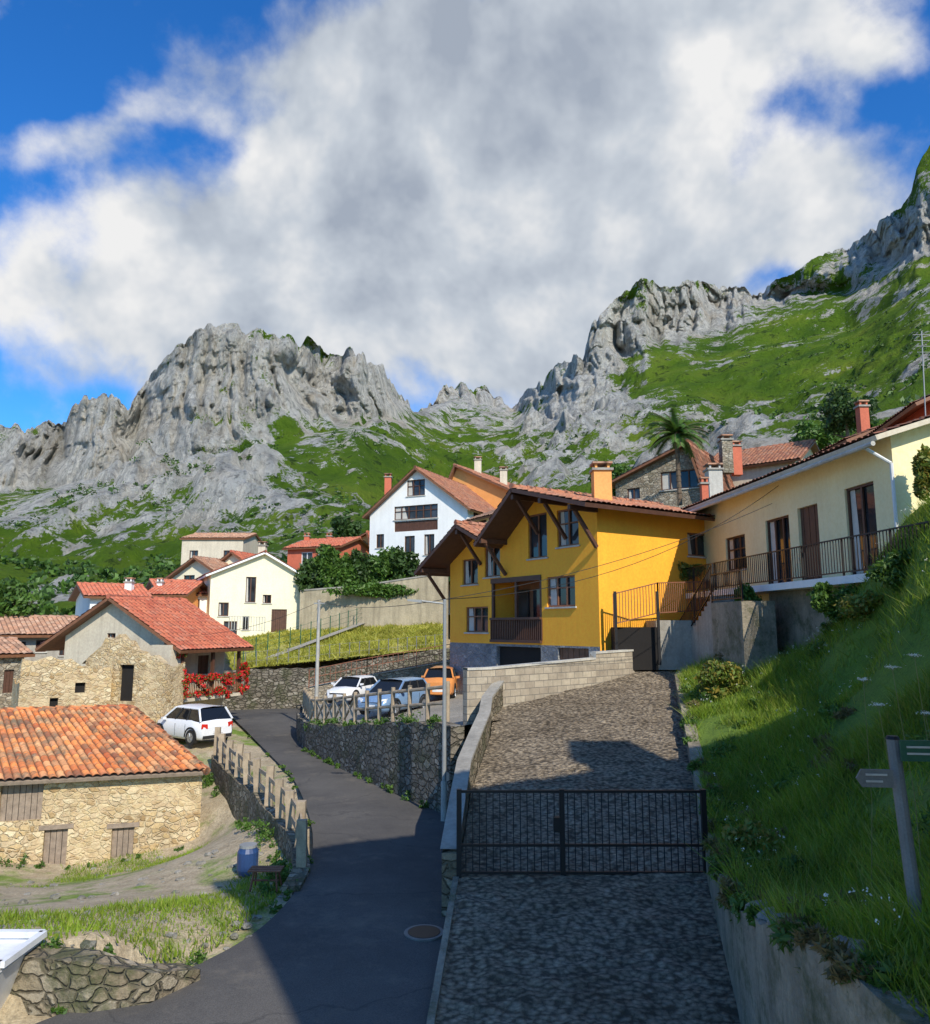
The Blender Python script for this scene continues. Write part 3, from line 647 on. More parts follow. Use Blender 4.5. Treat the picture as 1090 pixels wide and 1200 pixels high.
def tab(T):
    A=[];E=[]
    for px,py in T: a,e=ray(px,py);A.append(a);E.append(e)
    return np.array(A),np.array(E)
sk=tab(SK);r2=tab(R2);r1=tab(R1);r0=tab(R0)
ya=np.array([ray(px,500)[0] for px,_ in YRD]);yv=np.array([y for _,y in YRD],float)
fa_=np.array([ray(px,450)[0] for px,_ in FRC]);fv=np.array([y for _,y in FRC])
NC=1200;NR=440
aa=np.linspace(-.80,.86,NC);n1_=int(NR*.42);n2_=int(NR*.52);tt=np.concatenate([np.linspace(-.03,.77,n1_),np.linspace(.77,1.0,n2_+1)[1:],np.linspace(1.0,1.15,NR-n1_-n2_+1)[1:]])
A,T=np.meshgrid(aa,tt);YRR=np.interp(A,ya,yv);FR=np.interp(A,fa_,fv)
TY=np.where(T<.8,T/.8*FR,FR+(1-FR)*(T-.8)/.2);TY=np.where(T>1,T,TY)
Y=92+(YRR-92)*TY
E0=np.interp(A,*r0);E1=np.interp(A,*r1);E2=np.interp(A,*r2);E3=np.interp(A,*sk)
z0=E0*92;z1=E1*(92+(YRR-92)*.45*FR/.8*1.0*.93);z2=E2*(92+(YRR-92)*FR);z3=E3*YRR
Z=np.where(T<.42,z0+(z1-z0)*T/.42,np.where(T<.8,z1+(z2-z1)*(T-.42)/.38,z2+(z3-z2)*np.clip((T-.8)/.2,0,1)))
Z=np.where(T>1,z3-(T-1)*YRR*1.2,Z)
cl=np.clip((T-.73)/.07,0,1)*np.clip((1.16-T)/.1,0,1)
ee=Z/Y
def gz(px,py,sx,sy,am):
    a,e=ray(px,py);return am*np.exp(-((A-a)/(sx/900))**2-((ee-e)/(sy/900))**2)
rock=.34+gz(240,440,230,75,.50)+gz(40,520,150,65,.42)+gz(410,440,80,60,.38)+gz(260,570,90,45,.10)+gz(110,600,120,40,.06)+gz(690,410,60,75,.40)+gz(780,370,100,40,.42)+gz(640,490,55,40,.24)+gz(900,335,120,22,.36)+gz(1040,275,80,42,.46)+gz(560,455,90,16,.38)-gz(460,570,110,50,.20)-gz(900,450,130,50,.18)-gz(1050,400,90,50,.18)-gz(560,510,60,25,.12)-gz(330,500,22,35,.32)-gz(250,700,200,40,.12)
rk=np.clip((rock-.36)*2.6,0,1)
ramp_in=np.clip((T+.03)/.25,0,1);amp=YRR/420.
XA=A*400;zz=Z/amp
wx=(fbm(XA*.012,0*XA,zz*.014,4)-.5)*40
P1=ridged((XA+wx)*.021,0*XA+1.3,zz*.0035,2,.4)
P2=ridged((XA+wx*.8)*.058+9,0*XA+4.3,zz*.011,3,.5)
P3=ridged((XA+wx*.5)*.17+2,0*XA+7,zz*.05,3,.55)
LED=fbm(XA*.015,0*XA,zz*.05,3)
N1=ridged(A*Y*.018,Y*.012,Z*.006,5);N3=fbm(A*Y*.02+4,Y*.02,Z*.01,6);N4=fbm(A*Y*.12,Y*.10,Z*.10,4)
cleft_shade=np.clip(.45*P1+.36*P2+.19*P3,0,1)
fade=1-.55*np.clip((T-.88)/.12,0,1)
dY=((P1-.35)*85+(P2-.35)*38*fade+(P3-.4)*11*fade+(LED-.5)*26+(N4-.5)*10)*amp*rk*cl + (fbm(A*Y*.006,Y*.004,Z*.006,4)-.5)*50*ramp_in*amp*(1-.6*cl) - (N1-.4)*28*amp*ramp_in*(1-cl)*(.3+rk)
Y2=Y+dY;k=Y2/Y;Z2=Z*k;X2=A*Y2
crest=((P1-.35)*-22+(P2-.4)*-13+(P3-.4)*-7+(N4-.5)*8)*amp*np.clip((T-.84)/.16,0,1)*(T<=1.0001)*(.2+.8*rk)
crest=np.where(T>1,crest[np.argmin(np.abs(tt-1))][None,:]*np.clip((1.1-T)/.1,0,1),crest)
OUT=np.clip(fbm(A*Y*.035+20,Y*.03,Z*.02,4)-.54,0,.2)*5*ramp_in*(1-cl)
Z2=Z2+crest+((N3-.5)*20+(N1-.4)*12*(.3+rk)+(N4-.5)*5)*ramp_in*(1-np.clip((T-.6)/.2,0,1)*.8)*amp*np.clip((1-T)/.06,0,1)+OUT*18*np.clip((rock-.2)*3,0,1)
MV=np.stack([X2,Y2,Z2],-1)
rock2=np.clip(rock+(N1-.42)*.5+OUT*.42*np.clip((rock-.15)*3,0,1)+cl*(.48-LED)*.6,0,1)
idx=np.arange(NC*NR).reshape(NR,NC)
F=np.stack([idx[:-1,:-1],idx[:-1,1:],idx[1:,1:],idx[1:,:-1]],-1).reshape(-1,4)
me=bpy.data.meshes.new('mountain');me.from_pydata(MV.reshape(-1,3).tolist(),[],F.tolist());me.materials.append(MATS['mountain_mat'])
at1=me.attributes.new('rock','FLOAT','POINT');at1.data.foreach_set('value',rock2.ravel().astype(np.float32))
at2=me.attributes.new('cleft_shade','FLOAT','POINT');at2.data.foreach_set('value',(cleft_shade*cl).ravel().astype(np.float32))
me.polygons.foreach_set('use_smooth',np.ones(len(F),bool));me.update()
o=bpy.data.objects.new('mountain',me);scene.collection.objects.link(o)
pts=[]
for i in range(5200):
    r=random.randrange(2,int(NR*.42));c=random.randrange(10,NC-10);px_a=aa[c]
    w=.7 if px_a<-.1 else .4
    if random.random()>w*(1-tt[r]*.6): continue
    if N3[r,c]<.52: continue
    v=MV[r,c];s=random.uniform(.5,1.6)*(1+tt[r])
    m=20;e=rng.normal(size=(m,3));e/=np.linalg.norm(e,axis=1)[:,None];pts.append(v+np.array([0,0,s*.4])+e*np.array([s,s,s*.8])*rng.uniform(.5,1,(m,1)))
leafobj('hillside_shrubs',np.concatenate(pts),None,.9,'leaf_green',None,1.3,['leaf_green','leaf_dark'],(rng.random(sum(len(p) for p in pts))<.5).astype(int))
# ================================================================ BUILDINGS
par=empty('stone_barn');Bc=(-8.55,26.0);d0=Vector((-5.6,-1.7,0)).normalized();Ac=(Bc[0]+d0.x*13,Bc[1]+d0.y*13)
f=Fac(Ac,Bc);W=MB();X=MB()
wins=[(50,972,78,1024,'d'),(130,970,156,1016,'d'),(0,915,50,962,'d')]
hs=[f.rect(*w[:4])+[w[4],.2] for w in wins];H=wall(W,f,-8,[(0,-4.6),(f.L,-4.6)],'stone_warm',hs)
for h in H: fill(X,f,h,'d','wood_grey')
for h in H: fbox(X,f,h[0]-.15,h[1]+.15,h[3]+.003,h[3]+.14,-.1,.03,'wood_grey')
Rg=Vector((-12.6,29.2,-3.0));Bk=Vector((-15.5,32,-4.7))
W.face([f.P(f.L,-8),Vector((Bk.x,Bk.y,-8)),Bk,Rg-Vector((0,0,.1)),f.P(f.L,-4.6)],'stone_warm');W.obj('walls',par);X.obj('doors',par)
T=MB();R=MB();e1=f.P(f.L+.15,-4.62,.35);e0=f.P(-.3,-4.62,.35);rg1=Rg+Vector((.25,0,.05));rg0=rg1+d0*11
tilegrid(T,e0,e1,rg0,rg1,'tile_orange',.24,.36,.085,8);slab(R,[e0,e1,rg1,rg0],.1,'wood_grey')
tilegrid(T,Bk+Vector((0,0,.1)),Bk+d0*12,rg1,rg0,'tile_orange',.3,.4,.06,4);ridgecap(T,rg0,rg1,'tile_orange');ridgecap(T,e1,rg1,'tile_orange')
T.obj('roof_tiles',par);R.obj('roof_structure',par)
# ochre house
par=empty('ochre_house');NCn=Vector((5.2,30,0));FC=Vector((-.75,39,0));f=Fac(FC,NCn);L=f.L
def tt_(t): return L-t
W=MB();X=MB();T=MB();R=MB()
top=[(tt_(11.6),2.75),(tt_(8.0),4.65),(tt_(6.3),4.0),(tt_(6.29),3.7),(tt_(3.63),5.7),(tt_(0),4.85)];top=[(max(0,a),b) if a>=0 else (0,np.interp(0,[tt_(11.6),tt_(8)],[2.75,4.65])) for a,b in top]
wins=[(546,711,572,741,'W'),(641,675,674,711,'W'),(576,676,635,753,'b'),(653,596,678,640,'W'),(619,602,641,654,'w'),(568,640,586,676,'w'),(542,655,560,685,'w')]
hs=[f.rect(*w[:4])+[w[4],(1.45 if w[4]=='b' else .2)] for w in wins]
H=wall(W,f,-.75,top,'ochre',hs)
for h in H: fill(X,f,h,h[4],'wood_brown')
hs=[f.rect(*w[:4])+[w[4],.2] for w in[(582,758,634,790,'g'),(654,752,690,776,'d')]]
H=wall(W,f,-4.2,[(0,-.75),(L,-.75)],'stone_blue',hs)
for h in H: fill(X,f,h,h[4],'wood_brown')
C=NCn-f.n*7.2;D=FC-f.n*7.2;fr=Fac((NCn.x,NCn.y),(C.x,C.y))
H=wall(W,fr,-2.6,[(0,4.85),(7.2,4.85)],'ochre',[fr.rect(806,625,830,652)+['w',.2]])
for h in H: fill(X,fr,h,'w','wood_brown')
W.face([Vector((C.x,C.y,-2.6)),Vector((D.x,D.y,-2.6)),Vector((D.x,D.y,2.9)),Vector((C.x,C.y,4.8))],'ochre')
W.face([Vector((D.x,D.y,-2.6)),Vector((FC.x,FC.y,-2.6)),Vector((FC.x,FC.y,2.9)),Vector((D.x,D.y,2.9))],'ochre')
W.obj('walls',par);X.obj('windows_and_doors',par)
def q(t,z,o): return f.P(L-t,z,o)
FO=1.5;BO=-7.8
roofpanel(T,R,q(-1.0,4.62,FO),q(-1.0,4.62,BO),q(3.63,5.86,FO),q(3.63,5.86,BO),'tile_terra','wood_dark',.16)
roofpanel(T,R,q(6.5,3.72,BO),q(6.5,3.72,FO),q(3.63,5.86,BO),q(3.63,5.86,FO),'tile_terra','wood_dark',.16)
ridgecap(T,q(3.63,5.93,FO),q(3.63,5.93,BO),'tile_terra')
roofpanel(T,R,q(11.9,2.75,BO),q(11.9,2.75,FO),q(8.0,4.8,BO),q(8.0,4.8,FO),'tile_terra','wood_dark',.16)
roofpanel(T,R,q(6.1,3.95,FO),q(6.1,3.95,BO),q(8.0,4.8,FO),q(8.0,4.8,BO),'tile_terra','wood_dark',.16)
ridgecap(T,q(8,4.87,FO),q(8,4.87,BO),'tile_terra')
for t,z in((3.63,5.5),(6.0,3.85),(1.8,5.1),(0,4.6),(8.0,4.45),(11.2,2.85)):
    R.beam(q(t,z-.02,-.0),q(t,z-.02,FO-.05),.16,.2,'wood_dark');R.beam(q(t,z-1.5,.05),q(t,z-.12,FO-.35),.13,.13,'wood_dark')
T.obj('roof_tiles',par);R.obj('roof_structure',par)
p=at(705,572,32.5);chimney(par,p.x,p.y,4.2,at(705,553,32.5).z,.75,'orange_wall')
# right cream house
Xl=lambda Y:14.1-.106*Y
A=(Xl(35),35);B=(Xl(20.9),20.9)
par,f,fr,fl=house('cream_house',A,B,9,-1.5,5.3,6.75,'s','cream_yellow','tile_terra',.5,
 front=[(851,628,874,668,'W'),(899,606,927,690,'w'),(937,592,961,684,'d'),(993,567,1028,676,'w')],right=[(1100,560,1130,640,'w')],oe=.8,under='beige_wall',fm='wood_dark')
S=MB();fbox(S,f,.8,f.L+3.5,1.2,1.42,.003,1.25,'white_wall');fbox(S,f,f.L-6.2,f.L+3.4,-2.5,1.197,.003,.6,'mossy_concrete')
fbox(S,f,f.L+.004,f.L+3.4,-2.5,1.197,-6,.0,'mossy_concrete');fbox(S,f,f.L+.004,f.L+3.5,1.2,1.42,-6,.0,'white_wall')
S.obj('balcony_slab',par)
railing('balcony_railing',[f.P(.8,1.42,1.2),f.P(f.L+3.45,1.42,1.2),f.P(f.L+3.45,1.42,-5)],1.05,.14,'iron_black',.011,parent=par)
Gm=MB();Gm.tube(f.P(-.5,4.93,.88),f.P(f.L+.5,4.93,.88),.07,'concrete_light',8);Gm.tube(f.P(f.L,4.95,.85),f.P(f.L+.05,4.5,.1),.05,'white_paint',8);Gm.tube(f.P(f.L+.05,4.5,.08),f.P(f.L+.05,1.5,.08),.05,'white_paint',8);Gm.obj('gutter',par)
S=MB()
for i in range(13): fbox(S,f,3.6+i*.28,3.88+i*.28,-2.2,-.95+i*.17,1.26,2.3,'concrete')
S.obj('outside_stairs',par)
railing('stair_railing',[f.P(3.6,-.95,2.28),f.P(7.2,1.25,2.28)],1.0,.14,'iron_black',.011,parent=par)
S=MB();fbox(S,f,7.25,9.6,-2.3,.85,1.26,2.4,'mossy_concrete');S.obj('stair_block',par)
railing('landing_railing',[f.P(7.25,.85,2.36),f.P(9.6,.85,2.36)],1.0,.14,'iron_black',.011,parent=par)
# neighbours behind right
house('roadside_house',xy(905,560,47),xy(1010,560,36),8,0,9.0,10.5,'s','beige_wall','tile_terra',.6,chim=[(1010,478,42,2,.5,'brick_red')],oe=.9,under='wood_brown')
house('upper_house',xy(1000,540,40),xy(1100,540,30),8,0,9.1,10.8,'s','brick_red','tile_terra',.6,oe=.9,under='wood_brown')
house('stone_house',xy(722,590,50),xy(822,590,47),9,-1,at(722,566,50).z,at(790,528,49).z,'f','stone_mid','tile_terra',.5,front=[(774,540,818,573,'w'),(735,572,750,585,'w')],ridge=.9,right=[(850,545,870,570,'w')],chim=[(850,517,50,2.2,.7,'stone_mid'),(862,524,52,2,.6,'brick_red'),(836,552,42,3.6,.75,'concrete_light'),(825,568,40,2.2,.35,'brick_red')])
house('cottage',xy(830,590,56),xy(935,590,52),7,-1,at(880,545,54).z,at(880,524,56).z,'s','beige_wall','tile_terra',.5)
house('white_house',xy(433,640,66),xy(548,640,62),12,1,at(433,603,66).z,at(490,553,65).z,'f','white_wall','tile_terra',.5,
 front=[(477,560,498,581,'W'),(462,592,513,608,'W'),(474,628,486,651,'w'),(497,626,509,650,'w'),(441,626,450,642,'w'),(462,610,513,622,'d')],right=[(555,600,566,615,'w'),(575,598,586,612,'w')],chim=[(455,560,70,2.5,.6,'brick_red')],under='wood_brown')
house('orange_house',xy(520,620,74),xy(600,620,70),9,1,at(600,578,71).z,at(530,549,74).z,'f','orange_wall','tile_terra',.5,ridge=.2,chim=[(560,540,76,2.5,.7,'beige_wall'),(590,552,74,2.5,.7,'beige_wall')])
house('terraced_house',xy(548,640,58),xy(606,640,52),7,1,at(580,605,55).z,at(580,592,58).z,'s','cream','tile_brown',.5,front=[(556,610,570,630,'w'),(580,608,592,628,'w')])
house('red_house',xy(336,680,74),xy(396,680,72),7,1,at(340,642,73).z,at(340,634,77).z,'s','brick_red','tile_red',.4,front=[(353,647,366,664,'w'),(372,647,384,664,'w'),(343,668,350,678,'w')],chim=[(360,629,77,1.2,.5,'brick_red'),(386,629,77,1.2,.5,'brick_red')],fm='white_paint')
house('small_orange_house',xy(398,660,80),xy(436,660,78),6,1,at(400,643,80).z,at(400,630,82).z,'f','orange_wall','tile_red',.4,ridge=.9)
house('cream_village_house',xy(246,700,60),xy(354,700,63),10,-3,at(354,675,62).z,at(308,648,61).z,'f','cream','tile_red',.45,ridge=.56,
 front=[(288,676,300,706,'w'),(256,706,268,722,'w'),(318,714,336,741,'d'),(262,728,278,745,'w'),(308,697,318,707,'w'),(284,722,292,738,'w')],chim=[(308,640,64,2.5,.6,'beige_wall')],under='white_wall')
house('long_roof_house',xy(190,700,60),xy(250,700,62),8,-3,at(190,696,60).z,at(215,682,64).z,'s','white_wall','tile_red',.4,front=[(198,702,212,716,'w'),(222,702,234,716,'w')])
house('beige_block_house',xy(212,660,76),xy(284,660,76),8,-2,at(212,632,76).z,at(212,627,80).z,'s','beige_wall','tile_brown',.2,front=[(222,645,232,658,'w'),(262,645,270,656,'w')])
house('grey_roof_house',xy(200,690,68),xy(262,690,66),7,-2,at(200,678,68).z,at(232,656,68).z,'f','cream','tile_brown',.6,ridge=.5,front=[(215,674,228,686,'w'),(238,674,250,686,'w')])
house('back_village_house',xy(254,680,70),xy(292,680,69),6,-2,at(256,664,70).z,at(272,650,71).z,'f','cream','tile_red',.5,front=[(266,662,276,674,'w')])
house('low_white_house',xy(104,730,54),xy(168,730,56),7,-4,at(110,699,54).z,at(110,687,58).z,'s','white_wall','tile_red',.5,front=[(120,704,132,716,'w'),(146,704,158,716,'w')],chim=[(152,683,57,1.5,.5,'white_wall')])
house('small_tiled_house',xy(176,730,58),xy(212,730,58),6,-4,at(180,697,58).z,at(180,684,61).z,'s','orange_wall','tile_red',.5,chim=[(188,683,60,1.2,.4,'white_wall')])
house('grey_village_house',xy(-60,760,44),xy(92,760,48),8,-6,at(60,744,46).z,at(60,725,49).z,'s','grey_render','tile_brown',.6,front=[(20,752,30,768,'w'),(42,750,54,764,'w'),(70,752,80,768,'w'),(2,756,10,772,'w')])
house('shed',xy(-40,800,40),xy(26,800,42),5,-6.5,at(10,768,41).z,at(10,752,43).z,'s','stone_mid','tile_brown',.4,front=[(4,785,16,812,'d')])
nc=xy(190,800,37);rc_=xy(262,800,41)
par,f,fr,fl=house('balcony_house',nc,rc_,6.5,-5.6,at(190,745,37).z,at(190,745,37).z+1.75,'s','beige_wall','tile_red',.5,
 front=[(206,760,216,790,'d'),(232,768,246,790,'d'),(200,822,214,830,'g')],left=[(125,742,135,760,'w')],oe=1.5,under='wood_brown')
bz=f.hit(225,818,1.1)[1]
S=MB();fbox(S,f,0,f.L,bz-.15,bz,.003,1.15,'beige_wall')
for u in(.05,f.L*.5,f.L-.2): fbox(S,f,u,u+.14,bz,f.hit(225,745)[1]-.35,.95,1.09,'wood_dark')
fbox(S,f,-.6,0.2,-5.6,f.hit(190,748)[1]-.3,-.2,1.0,'beige_wall')
S.obj('balcony_floor',par);railing('balcony_railing',[f.P(0,bz,1.1),f.P(f.L,bz,1.1)],.9,.12,'wood_brown',.02,parent=par)
fp=[]
for k in range(26):
    u=random.uniform(-.2,f.L+.4);zz_=bz+random.choice([.95,.85,.6,.2,-.05]);fp.append(clump(tuple(f.P(u,zz_,1.2)),(.34,.25,.24),150,5))
for k in range(8):
    fp.append(clump(tuple(f.P(-.1,bz+random.uniform(.2,2.2),1.15)),(.3,.25,.28),120,5));fp.append(clump(tuple(f.P(f.L+.2,bz+random.uniform(-.2,1.4),1.15)),(.3,.3,.28),120,5))
fp=np.concatenate(fp);leafobj('geranium_flowers',fp,None,.11,'flower_red',None,1.2,['flower_red','leaf_green'],(rng.random(len(fp))<.38).astype(int))
def ruin(name,A,B,depth,z0,tops,mat,wins):
    par=empty(name);f=Fac(A,B);W=MB();X=MB();hs=[f.rect(*w[:4])+[w[4],.2] for w in wins]
    top=[(f.hit(px,py)[0],f.hit(px,py)[1]) for px,py in tops];H=wall(W,f,z0,top,mat,hs)
    for h in H: fill(X,f,h,h[4],'wood_grey')
    C=f.B-f.n*depth;D=f.A-f.n*depth
    for a,b,t in(((f.B.x,f.B.y),(C.x,C.y),top[-1][1]),((D.x,D.y),(f.A.x,f.A.y),top[0][1]),((C.x,C.y),(D.x,D.y),top[0][1])):
        g=Fac(a,b);wall(W,g,z0,[(0,t),(g.L*.4,t-.2),(g.L,t)],mat,[])
    for (u,z),(u2,z2) in zip(top[:-1],top[1:]): W.face([f.P(u,z),f.P(u2,z2),f.P(u2,z2,-.45),f.P(u,z,-.45)],mat)
    W.obj('walls',par)
    if X.V:X.obj('door',par)
    return par
ruin('stone_outbuilding',xy(20,840,33),xy(128,840,35),3.5,-6.5,[(20,800),(27,772),(40,775),(60,769),(72,774),(84,772),(96,781),(104,781),(116,785),(128,780)],'stone_warm',[(58,818,68,832,'g'),(88,800,100,812,'g')])
ruin('ruined_stone_wall',xy(96,840,36),xy(190,850,35),1.5,-6.5,[(96,778),(106,768),(112,763),(119,757),(124,747),(133,749),(140,743),(146,750),(152,751),(158,762),(166,764),(172,771),(180,768),(190,777)],'stone_warm',[(139,779,156,822,'g')])
# ================================================================ SMALLER THINGS
up=Vector((0,0,1))
par=empty('metal_gate');g0=atz(538,1027,-4.33);g1=atz(828,1027,-4.33);mb=MB()
Hh=1.43
for k,w in((0,.09),(.42,.09),(1,.09)): p=g0.lerp(g1,k);mb.beam(p-up*.2,p+up*(Hh+.04),w,w,'iron_black')
for z in(Hh,.52,.06): mb.beam(g0+up*z,g1+up*z,.04,.045,'iron_black')
mb.obj('frame',par);mb=MB()
n=36
for i in range(1,n): p=g0.lerp(g1,i/n);mb.beam(p+up*.06,p+up*Hh,.016,.016,'iron_black')
p=g0.lerp(g1,.405);mb.box(p.x-.09,p.x+.03,p.y-.07,p.y+.05,p.z+.75,p.z+1.0,'iron_black')
mb.obj('bars',par)
# roadside fence
mb=MB();path=[Vector((p[0],p[1],-4.9)) for p in lwall]
tot=[0]
for a,b in zip(path[:-1],path[1:]): tot.append(tot[-1]+(b-a).length)
def along(path,tot,s):
    for i in range(len(path)-1):
        if s<=tot[i+1]+1e-6: return path[i].lerp(path[i+1],(s-tot[i])/(tot[i+1]-tot[i]))
    return path[-1]
n=11;prev=None
for i in range(n):
    p=along(path,tot,(tot[-1]-1.2)*i/(n-1));h=1.0+random.uniform(-.1,.1);tl=Vector((random.uniform(-.07,.07),random.uniform(-.07,.07),0))
    mb.beam(p-up*.1,p+up*h+tl,.2,.15,'wood_fence')
    if prev is not None:
        for z in(.3,.72):
            mb.beam(prev+up*z,p+up*(z+random.uniform(-.07,.07)),.05,.11,'wood_fence')
    prev=p
mb.obj('roadside_fence')
mb=MB();path=[Vector(v) for v in((-.5,22.3,-2.62),(-2.3,25.1,-3.0),(-4.4,28.9,-3.5),(-6.3,32.4,-3.95),(-7.6,37.2,-3.92))];tot=[0]
for a,b in zip(path[:-1],path[1:]): tot.append(tot[-1]+(b-a).length)
prev=None
for i in range(16):
    p=along(path,tot,tot[-1]*i/15);mb.tube(p-up*.1,p+up*1.1,.07,'wood_fence',8)
    if prev is not None:
        mb.tube(prev+up*.95,p+up*.95,.055,'wood_fence',7)
        if i>6: mb.tube(prev+up*.15,p+up*.9,.045,'wood_fence',6);mb.tube(prev+up*.9,p+up*.15,.045,'wood_fence',6)
        else: mb.tube(prev+up*.5,p+up*.5,.05,'wood_fence',7)
    prev=p
mb.obj('wooden_fence')
railing('terrace_railing',[at(362,806,45),at(430,792,45.5),at(545,772,46)],1.0,.3,'rust',.012,(1.0,.55,.1))
wallstrip('terrace_edge_wall',[(at(362,806,45.2).x,45.3,-5,at(362,806,45).z),(at(430,792,45.5).x,45.8,-4.8,at(430,792,45.5).z),(at(545,772,46).x,46.3,-4.8,at(545,772,46).z)],.3,'stone_mid',.08)
mb=MB();prev=None
for i in range(22):
    k=i/21;p=fa.lerp(fb_,k)+up*.1+Vector((0,.4,0));mb.tube(p-up*.1,p+up*1.0,.03,'post_grey',6)
    if prev is not None:
        for z in(.4,.95): mb.tube(prev+up*z,p+up*z,.009,'post_grey',4)
    prev=p
mb.obj('field_fence')
mb=MB();prev=None
for i in range(16):
    k=i/15;p=at(285,776,49.5).lerp(at(455,721,64),k)+up*.15;mb.tube(p-up*.2,p+up*1.2,.035,'sign_green',6)
    if prev is not None:
        for z in(.35,.7,1.1): mb.tube(prev+up*z,p+up*z,.011,'sign_green',4)
    prev=p
mb.obj('green_wire_fence')
q0=at(296,781,49);q1=at(458,720,65)
mb=MB();R=[]
for k in range(21):
    p=q0.lerp(q1,k/20);R.append([p+Vector((-.2,0,.2)),p+Vector((.35,0,.2))])
mb.grid(R,'gravel_mat');mb.obj('field_path')
railing('patio_railing',[at(268,740,57),at(310,741,57)],1.1,.2,'concrete_light',.02)
par=empty('street_lamp');mb=MB();b0=Vector((-.55,21.0,-5.1));tp=b0+up*5.85
mb.tube(b0,b0+up*1.1,.085,'pole_concrete',12);mb.tube(b0+up*1.1,tp,.06,'steel_grey',12,.045);mb.obj('post',par)
mb=MB();e=tp+Vector((-.62,-.1,-.05));mb.tube(tp-up*.12,e,.025,'steel_grey',8);mb.obj('arm',par)
mb=MB();e2=e+Vector((-.38,-.04,.02));sd=Vector((0,.1,0))
mb.box8([e-sd*.6-up*.05,e2-sd*.5-up*.02,e2+sd*.5-up*.02,e+sd*.6-up*.05],[e-sd*.6+up*.03,e2-sd*.5+up*.03,e2+sd*.5+up*.03,e+sd*.6+up*.03],'steel_grey');mb.obj('lamp_head',par)
mb=MB();b0=at(371,815,38);mb.tube(b0-up*1.5,at(374,703,38),.10,'pole_concrete',10,.07);mb.beam(at(368,707,38),at(381,707,38),.06,.06,'steel_grey');mb.obj('utility_pole')
mb=MB()
mb.tube(at(147,775,42),at(149,700,42),.09,'pole_concrete',8);mb.obj('utility_pole')
def wire(a,b,sag,r=.012):
    mb=MB();a=Vector(a);b=Vector(b);pr=None
    for i in range(17):
        t=i/16;p=a.lerp(b,t)-up*(4*sag*t*(1-t))
        if pr is not None: mb.tube(pr,p,r,'iron_black',4)
        pr=p
    mb.obj('overhead_cable')
wire(at(374,705,38),tp,.25);wire(tp,Vector((11.2,27,5.0)),.9);wire(tp,at(905,590,24.5),.35);wire(at(374,705,38),at(190,745,38),.5)
# signpost
par=empty('direction_signpost');s0=at(1092,1165,7.2);s1=at(1046,866,7.6);mb=MB()
mb.tube(s0-up*.6,s1,.062,'post_grey',12,.058);mb.tube(s1,s1+up*.03,.066,'iron_black',12,.05);mb.obj('post',par)
mb=MB()
def board(c,w,h,m,tip=1):
    c=Vector(c);dx=Vector((1,-.12,0)).normalized();dy=Vector((.12,1,0)).normalized()*.012
    P=[(-w/2,-h/2),(w/2,-h/2),(w/2+tip*h*.3,0),(w/2,h/2),(-w/2,h/2)] if tip>0 else [(-w/2,-h/2),(w/2,-h/2),(w/2,h/2),(-w/2,h/2),(-w/2-h*.3,0)]
    mb.box8([c+dx*a+up*b-dy for a,b in P],[c+dx*a+up*b+dy for a,b in P],m)
    for k in range(2): mb.beam(c-dx*w*.38+up*(.035-.06*k)-dy*1.6,c+dx*w*(.3-.15*k)+up*(.035-.06*k)-dy*1.6,.006,.018,'concrete_light')
board(at(1083,880,7.45),.42,.19,'sign_green',1);board(at(1028,912,7.45),.28,.16,'post_grey',-1);mb.obj('sign_boards',par)
mb=MB();p=at(1082,470,24);tpA=at(1080,388,24);mb.tube(p-up*1.2,tpA,.02,'steel_grey',6)
for k in range(5): z=tpA-up*(.12+.2*k);mb.tube(z-Vector((.3-.03*k,0,0)),z+Vector((.3-.03*k,0,0)),.008,'steel_grey',4)
mb.tube(tpA-up*.5-Vector((.05,.4,0)),tpA-up*.5+Vector((.05,.4,0)),.012,'steel_grey',4);mb.obj('tv_antenna')
